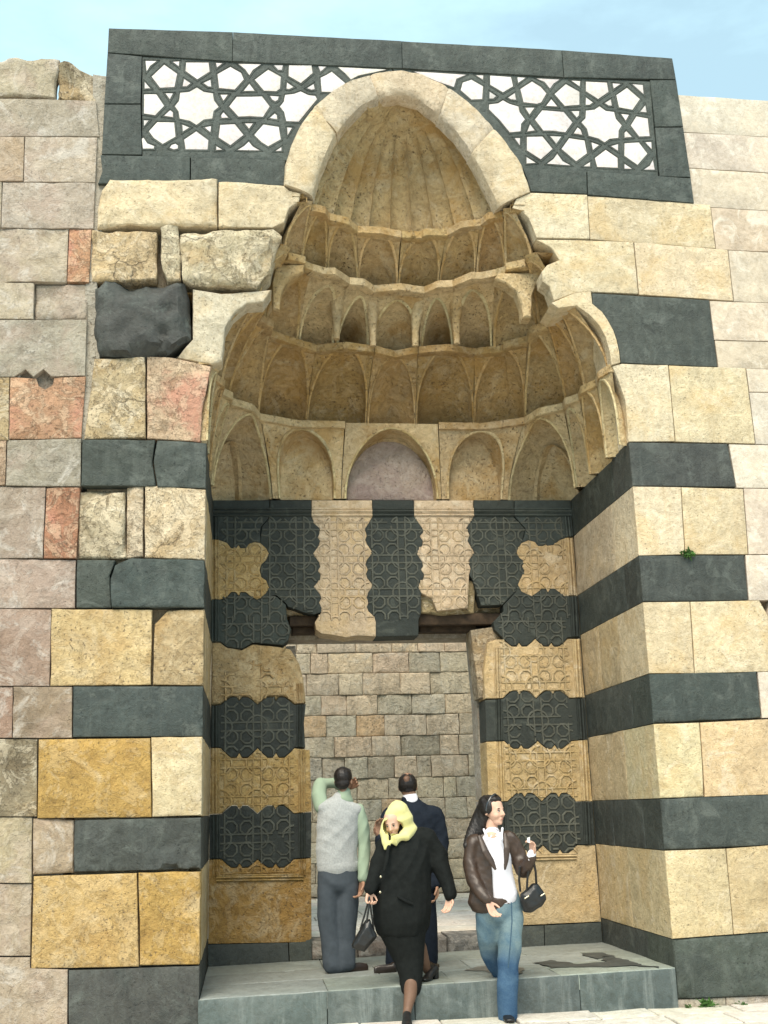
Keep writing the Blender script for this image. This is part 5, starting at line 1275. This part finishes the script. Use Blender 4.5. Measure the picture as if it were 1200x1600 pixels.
bag('black leather handbag hanging by its straps from the hand of the headscarfed woman', [(571, 1438), (578, 1436), (589, 1462), (587, 1467), (569, 1487), (563, 1485), (550, 1481), (549, 1476)], .055, -.10,
    [[(573, 1440, -.13, 1.5), (576, 1420, -.14, 1.5), (577, 1402, -.13, 1.6)], [(584, 1452, -.08, 1.5), (580, 1425, -.1, 1.5), (577, 1402, -.12, 1.6)], [(563, 1452, -.08, 1.5), (571, 1425, -.1, 1.5), (577, 1402, -.12, 1.6)]])
# ---- woman in leather jacket
p4 = thing('person', 'dark haired woman in brown leather jacket, white shirt and flared jeans looking to the right', 'person')
Y = -.12
OPEN = [(752, 1301), (760, 1318), (769, 1340), (773, 1352), (775, 1404), (797, 1404), (793, 1380), (787, 1345), (787, 1318), (786, 1300), (770, 1293)]
body('jacket', [[(769, 1305, Y, 20, 14), (768, 1314, Y, 33, 18), (767, 1335, Y, 32, 21), (766, 1362, Y, 31, 21), (769, 1388, Y, 35, 22), (771, 1408, Y, 39, 23)], [(742, 1314, Y, 11, 13), (796, 1310, Y, 12, 13)],
                [(739, 1315, Y, 12, 14), (735, 1345, Y-.02, 12, 13), (739, 1374, Y-.07, 11.5, 12), (750, 1393, Y-.13, 10, 10), (760, 1405, Y-.18, 8.5, 8.5)],
                [(799, 1312, Y, 12, 13), (811, 1338, Y, 12, 13), (817, 1360, Y-.06, 12.5, 12)], [(817, 1360, Y-.06, 12, 12), (825, 1350, Y-.15, 10, 10), (830, 1340, Y-.2, 8.5, 8.5)]], M_LEATH, p4, vox=.010,
     folds=[(.007, 20, 1.8, .8, .7, 0), (.004, 36, 2.4, .8, -.7, 2), (.002, 70, 2, .6, .8, 5)], push=[(OPEN, .07, Y-.2)])
body('shirt', [[(769, 1300, Y-.02, 12, 9), (771, 1310, Y-.02, 20, 13), (774, 1335, Y-.02, 24, 17.5), (777, 1365, Y-.02, 24, 18), (783, 1392, Y-.02, 24, 19), (785, 1401, Y-.02, 24, 19)]], M_SHIRT, p4, vox=.009,
     folds=[(.0018, 40, 1.2, .5, 1, 1)])
for s, (a, b, c_) in enumerate((((756, 1296), (763, 1313), (768, 1306)), ((785, 1294), (783, 1312), (775, 1305)))):
    body('shirt_collar', [[(a[0], a[1], Y-.08, 2, 2), (b[0], b[1], Y-.165, 2.6, 1.6), (c_[0], c_[1], Y-.155, 1.6, 1.6)]], M_SHIRT, p4, vox=.005)
body('lapel', [[(749, 1307, Y-.13, 4, 3), (758, 1330, Y-.19, 6, 2.4), (768, 1346, Y-.205, 5, 2), (774, 1358, Y-.21, 2.5, 2)]], M_LEATH, p4, vox=.006)
body('lapel', [[(789, 1303, Y-.13, 3.5, 3), (792, 1325, Y-.19, 5.5, 2.4), (791, 1345, Y-.20, 4, 2), (789, 1358, Y-.2, 2, 2)]], M_LEATH, p4, vox=.006)
for i in range(4):
    v, f = [], []; q = W3(776+i*1.5, 1316+i*11, Y-.205-.02*(i > 0)); ell_geo(v, f, q, (.006, .004, .006)); mk('button', v, f, M_SHIRT, p4, 180)
body('jeans', [[(781, 1398, Y, 30, 18), (781, 1412, Y, 35, 20), (780, 1426, Y, 36, 21)],
               [(799, 1432, Y-.01, 19, 18), (797, 1470, Y-.05, 18, 17), (794, 1505, Y-.07, 17, 15), (793, 1545, Y-.05, 15.5, 15), (793, 1590, Y-.02, 15, 18)],
               [(763, 1432, Y+.02, 19.5, 18), (764, 1465, Y+.06, 18.5, 16), (766, 1490, Y+.13, 14.5, 14), (772, 1508, Y+.2, 12, 12), (778, 1521, Y+.27, 9.5, 11)]], M_DENIM, p4, vox=.010,
     folds=[(.006, 24, 1.6, 1, .25, 1), (.004, 28, 2.4, .8, .6, 4)])
body('side_seam', [[(799, 1410, Y-.185, 1.2), (800, 1440, Y-.205, 1.2), (797, 1480, Y-.235, 1.2), (794, 1512, Y-.235, 1.2)]], simple_mat('seam_denim', (.04, .08, .12), rough=.9), p4, vox=.0045)
a = W3(793, 1596, Y-.05); a.z = 0; shoe(p4, a+Vector((0, .05, 0)), a+Vector((-.01, -.16, 0)), .045, .045, M_BAG)
a = W3(784, 1527, Y+.4); a.z = zp(a.x, .3)+.01; shoe(p4, a, a+Vector((-.04, -.13, .0)), .04, .045, M_BAG)
body('neck', [[(769, 1284, Y, 8.5, 9), (768, 1298, Y+.01, 10, 10), (769, 1308, Y-.03, 13, 11)]], M_SKIN, p4, vox=.008)
c = W3(771, 1267, Y-.01); h4, T, R = head(p4, c, .232, math.radians(38), math.radians(-2), 0, M_SKIN)
hair(p4, T, [((0, .12, .68), (.37, .42, .37)), ((0, .30, .42), (.32, .24, .40)), ((0, -.02, .88), (.30, .32, .14)), ((-.30, .08, .60), (.09, .26, .25)), ((.28, .08, .62), (.09, .22, .22))], vox=.008,
     tubes=[[(757, 1262, Y+.06, 12, 12), (748, 1282, Y+.08, 12, 11), (740, 1300, Y+.06, 11, 9), (733, 1312, Y+.02, 8, 7), (728, 1322, Y-.02, 5, 5)],
            [(760, 1255, Y+.03, 13, 14), (755, 1275, Y+.05, 10, 12), (750, 1300, Y+.06, 10, 10)]], folds=[(.004, 70, 2.5, .8, .3, 0), (.002, 130, 2, 1, .2, 2)])
v, f = [], []
def tbl(P, r, m):
    v, f = [], []; tube_geo(v, f, [(T(p), r, r) for p in P], 10); return mk(nm_, v, f, m, p4, 180)
nm_ = 'sunglasses'
tbl([(-.36, .02, .52), (-.33, -.02, .74), (-.20, -.10, .97), (0, -.13, 1.05), (.20, -.10, .97), (.33, -.02, .74)], .010, simple_mat('sunglasses_plastic', (.02, .022, .026), rough=.15, spec=.8))
hand(p4, W3(762, 1408, Y-.19), (.35, -.15, -.9), (.5, -.8, .2), .165, M_SKIN, .45)
hand(p4, W3(831, 1337, Y-.2), (.12, -.1, 1), (-.9, -.4, 0), .165, M_SKIN, .75, -1)
body('cuff', [[(829, 1341, Y-.2, 7, 7), (831, 1334, Y-.205, 7, 7)]], M_SHIRT, p4, vox=.007)
o = stone('paper_slip', [FA(a, b, Y-.3) for a, b in ((824, 1309), (828, 1308), (828, 1317), (824, 1316))], frame_y(Y-.3), M_PAPER, (.8, .8, .8), None, depth=.004, rough=0, bevel=0, res=.02, joint=0)
tag(o, 'small white slip of paper held in the raised hand of the woman in jeans', 'paper')
b4 = bag('small black bag with buckles hanging from the arm of the leather-jacketed woman', [(813, 1397), (822, 1390), (832, 1380), (840, 1380), (853, 1399), (854, 1405), (846, 1417), (829, 1427), (818, 1425), (813, 1412)], .05, Y-.10,
    [[(823, 1392, Y-.12, 1.8), (824, 1375, Y-.14, 1.8), (826, 1355, Y-.16, 2)], [(838, 1380, Y-.1, 1.9), (837, 1362, Y-.16, 1.9), (833, 1342, Y-.2, 2)], [(813, 1392, Y-.08, 1.8), (811, 1375, Y-.1, 1.8), (812, 1355, Y-.14, 1.8)]])
for px, py in ((823, 1402), (848, 1398)):
    v, f = [], []; tube_geo(v, f, [(W3(px-3, py+2, Y-.165), .006, .006), (W3(px+3, py-2, Y-.165), .006, .006)], 8); mk('buckle', v, f, M_METAL, b4, 180)
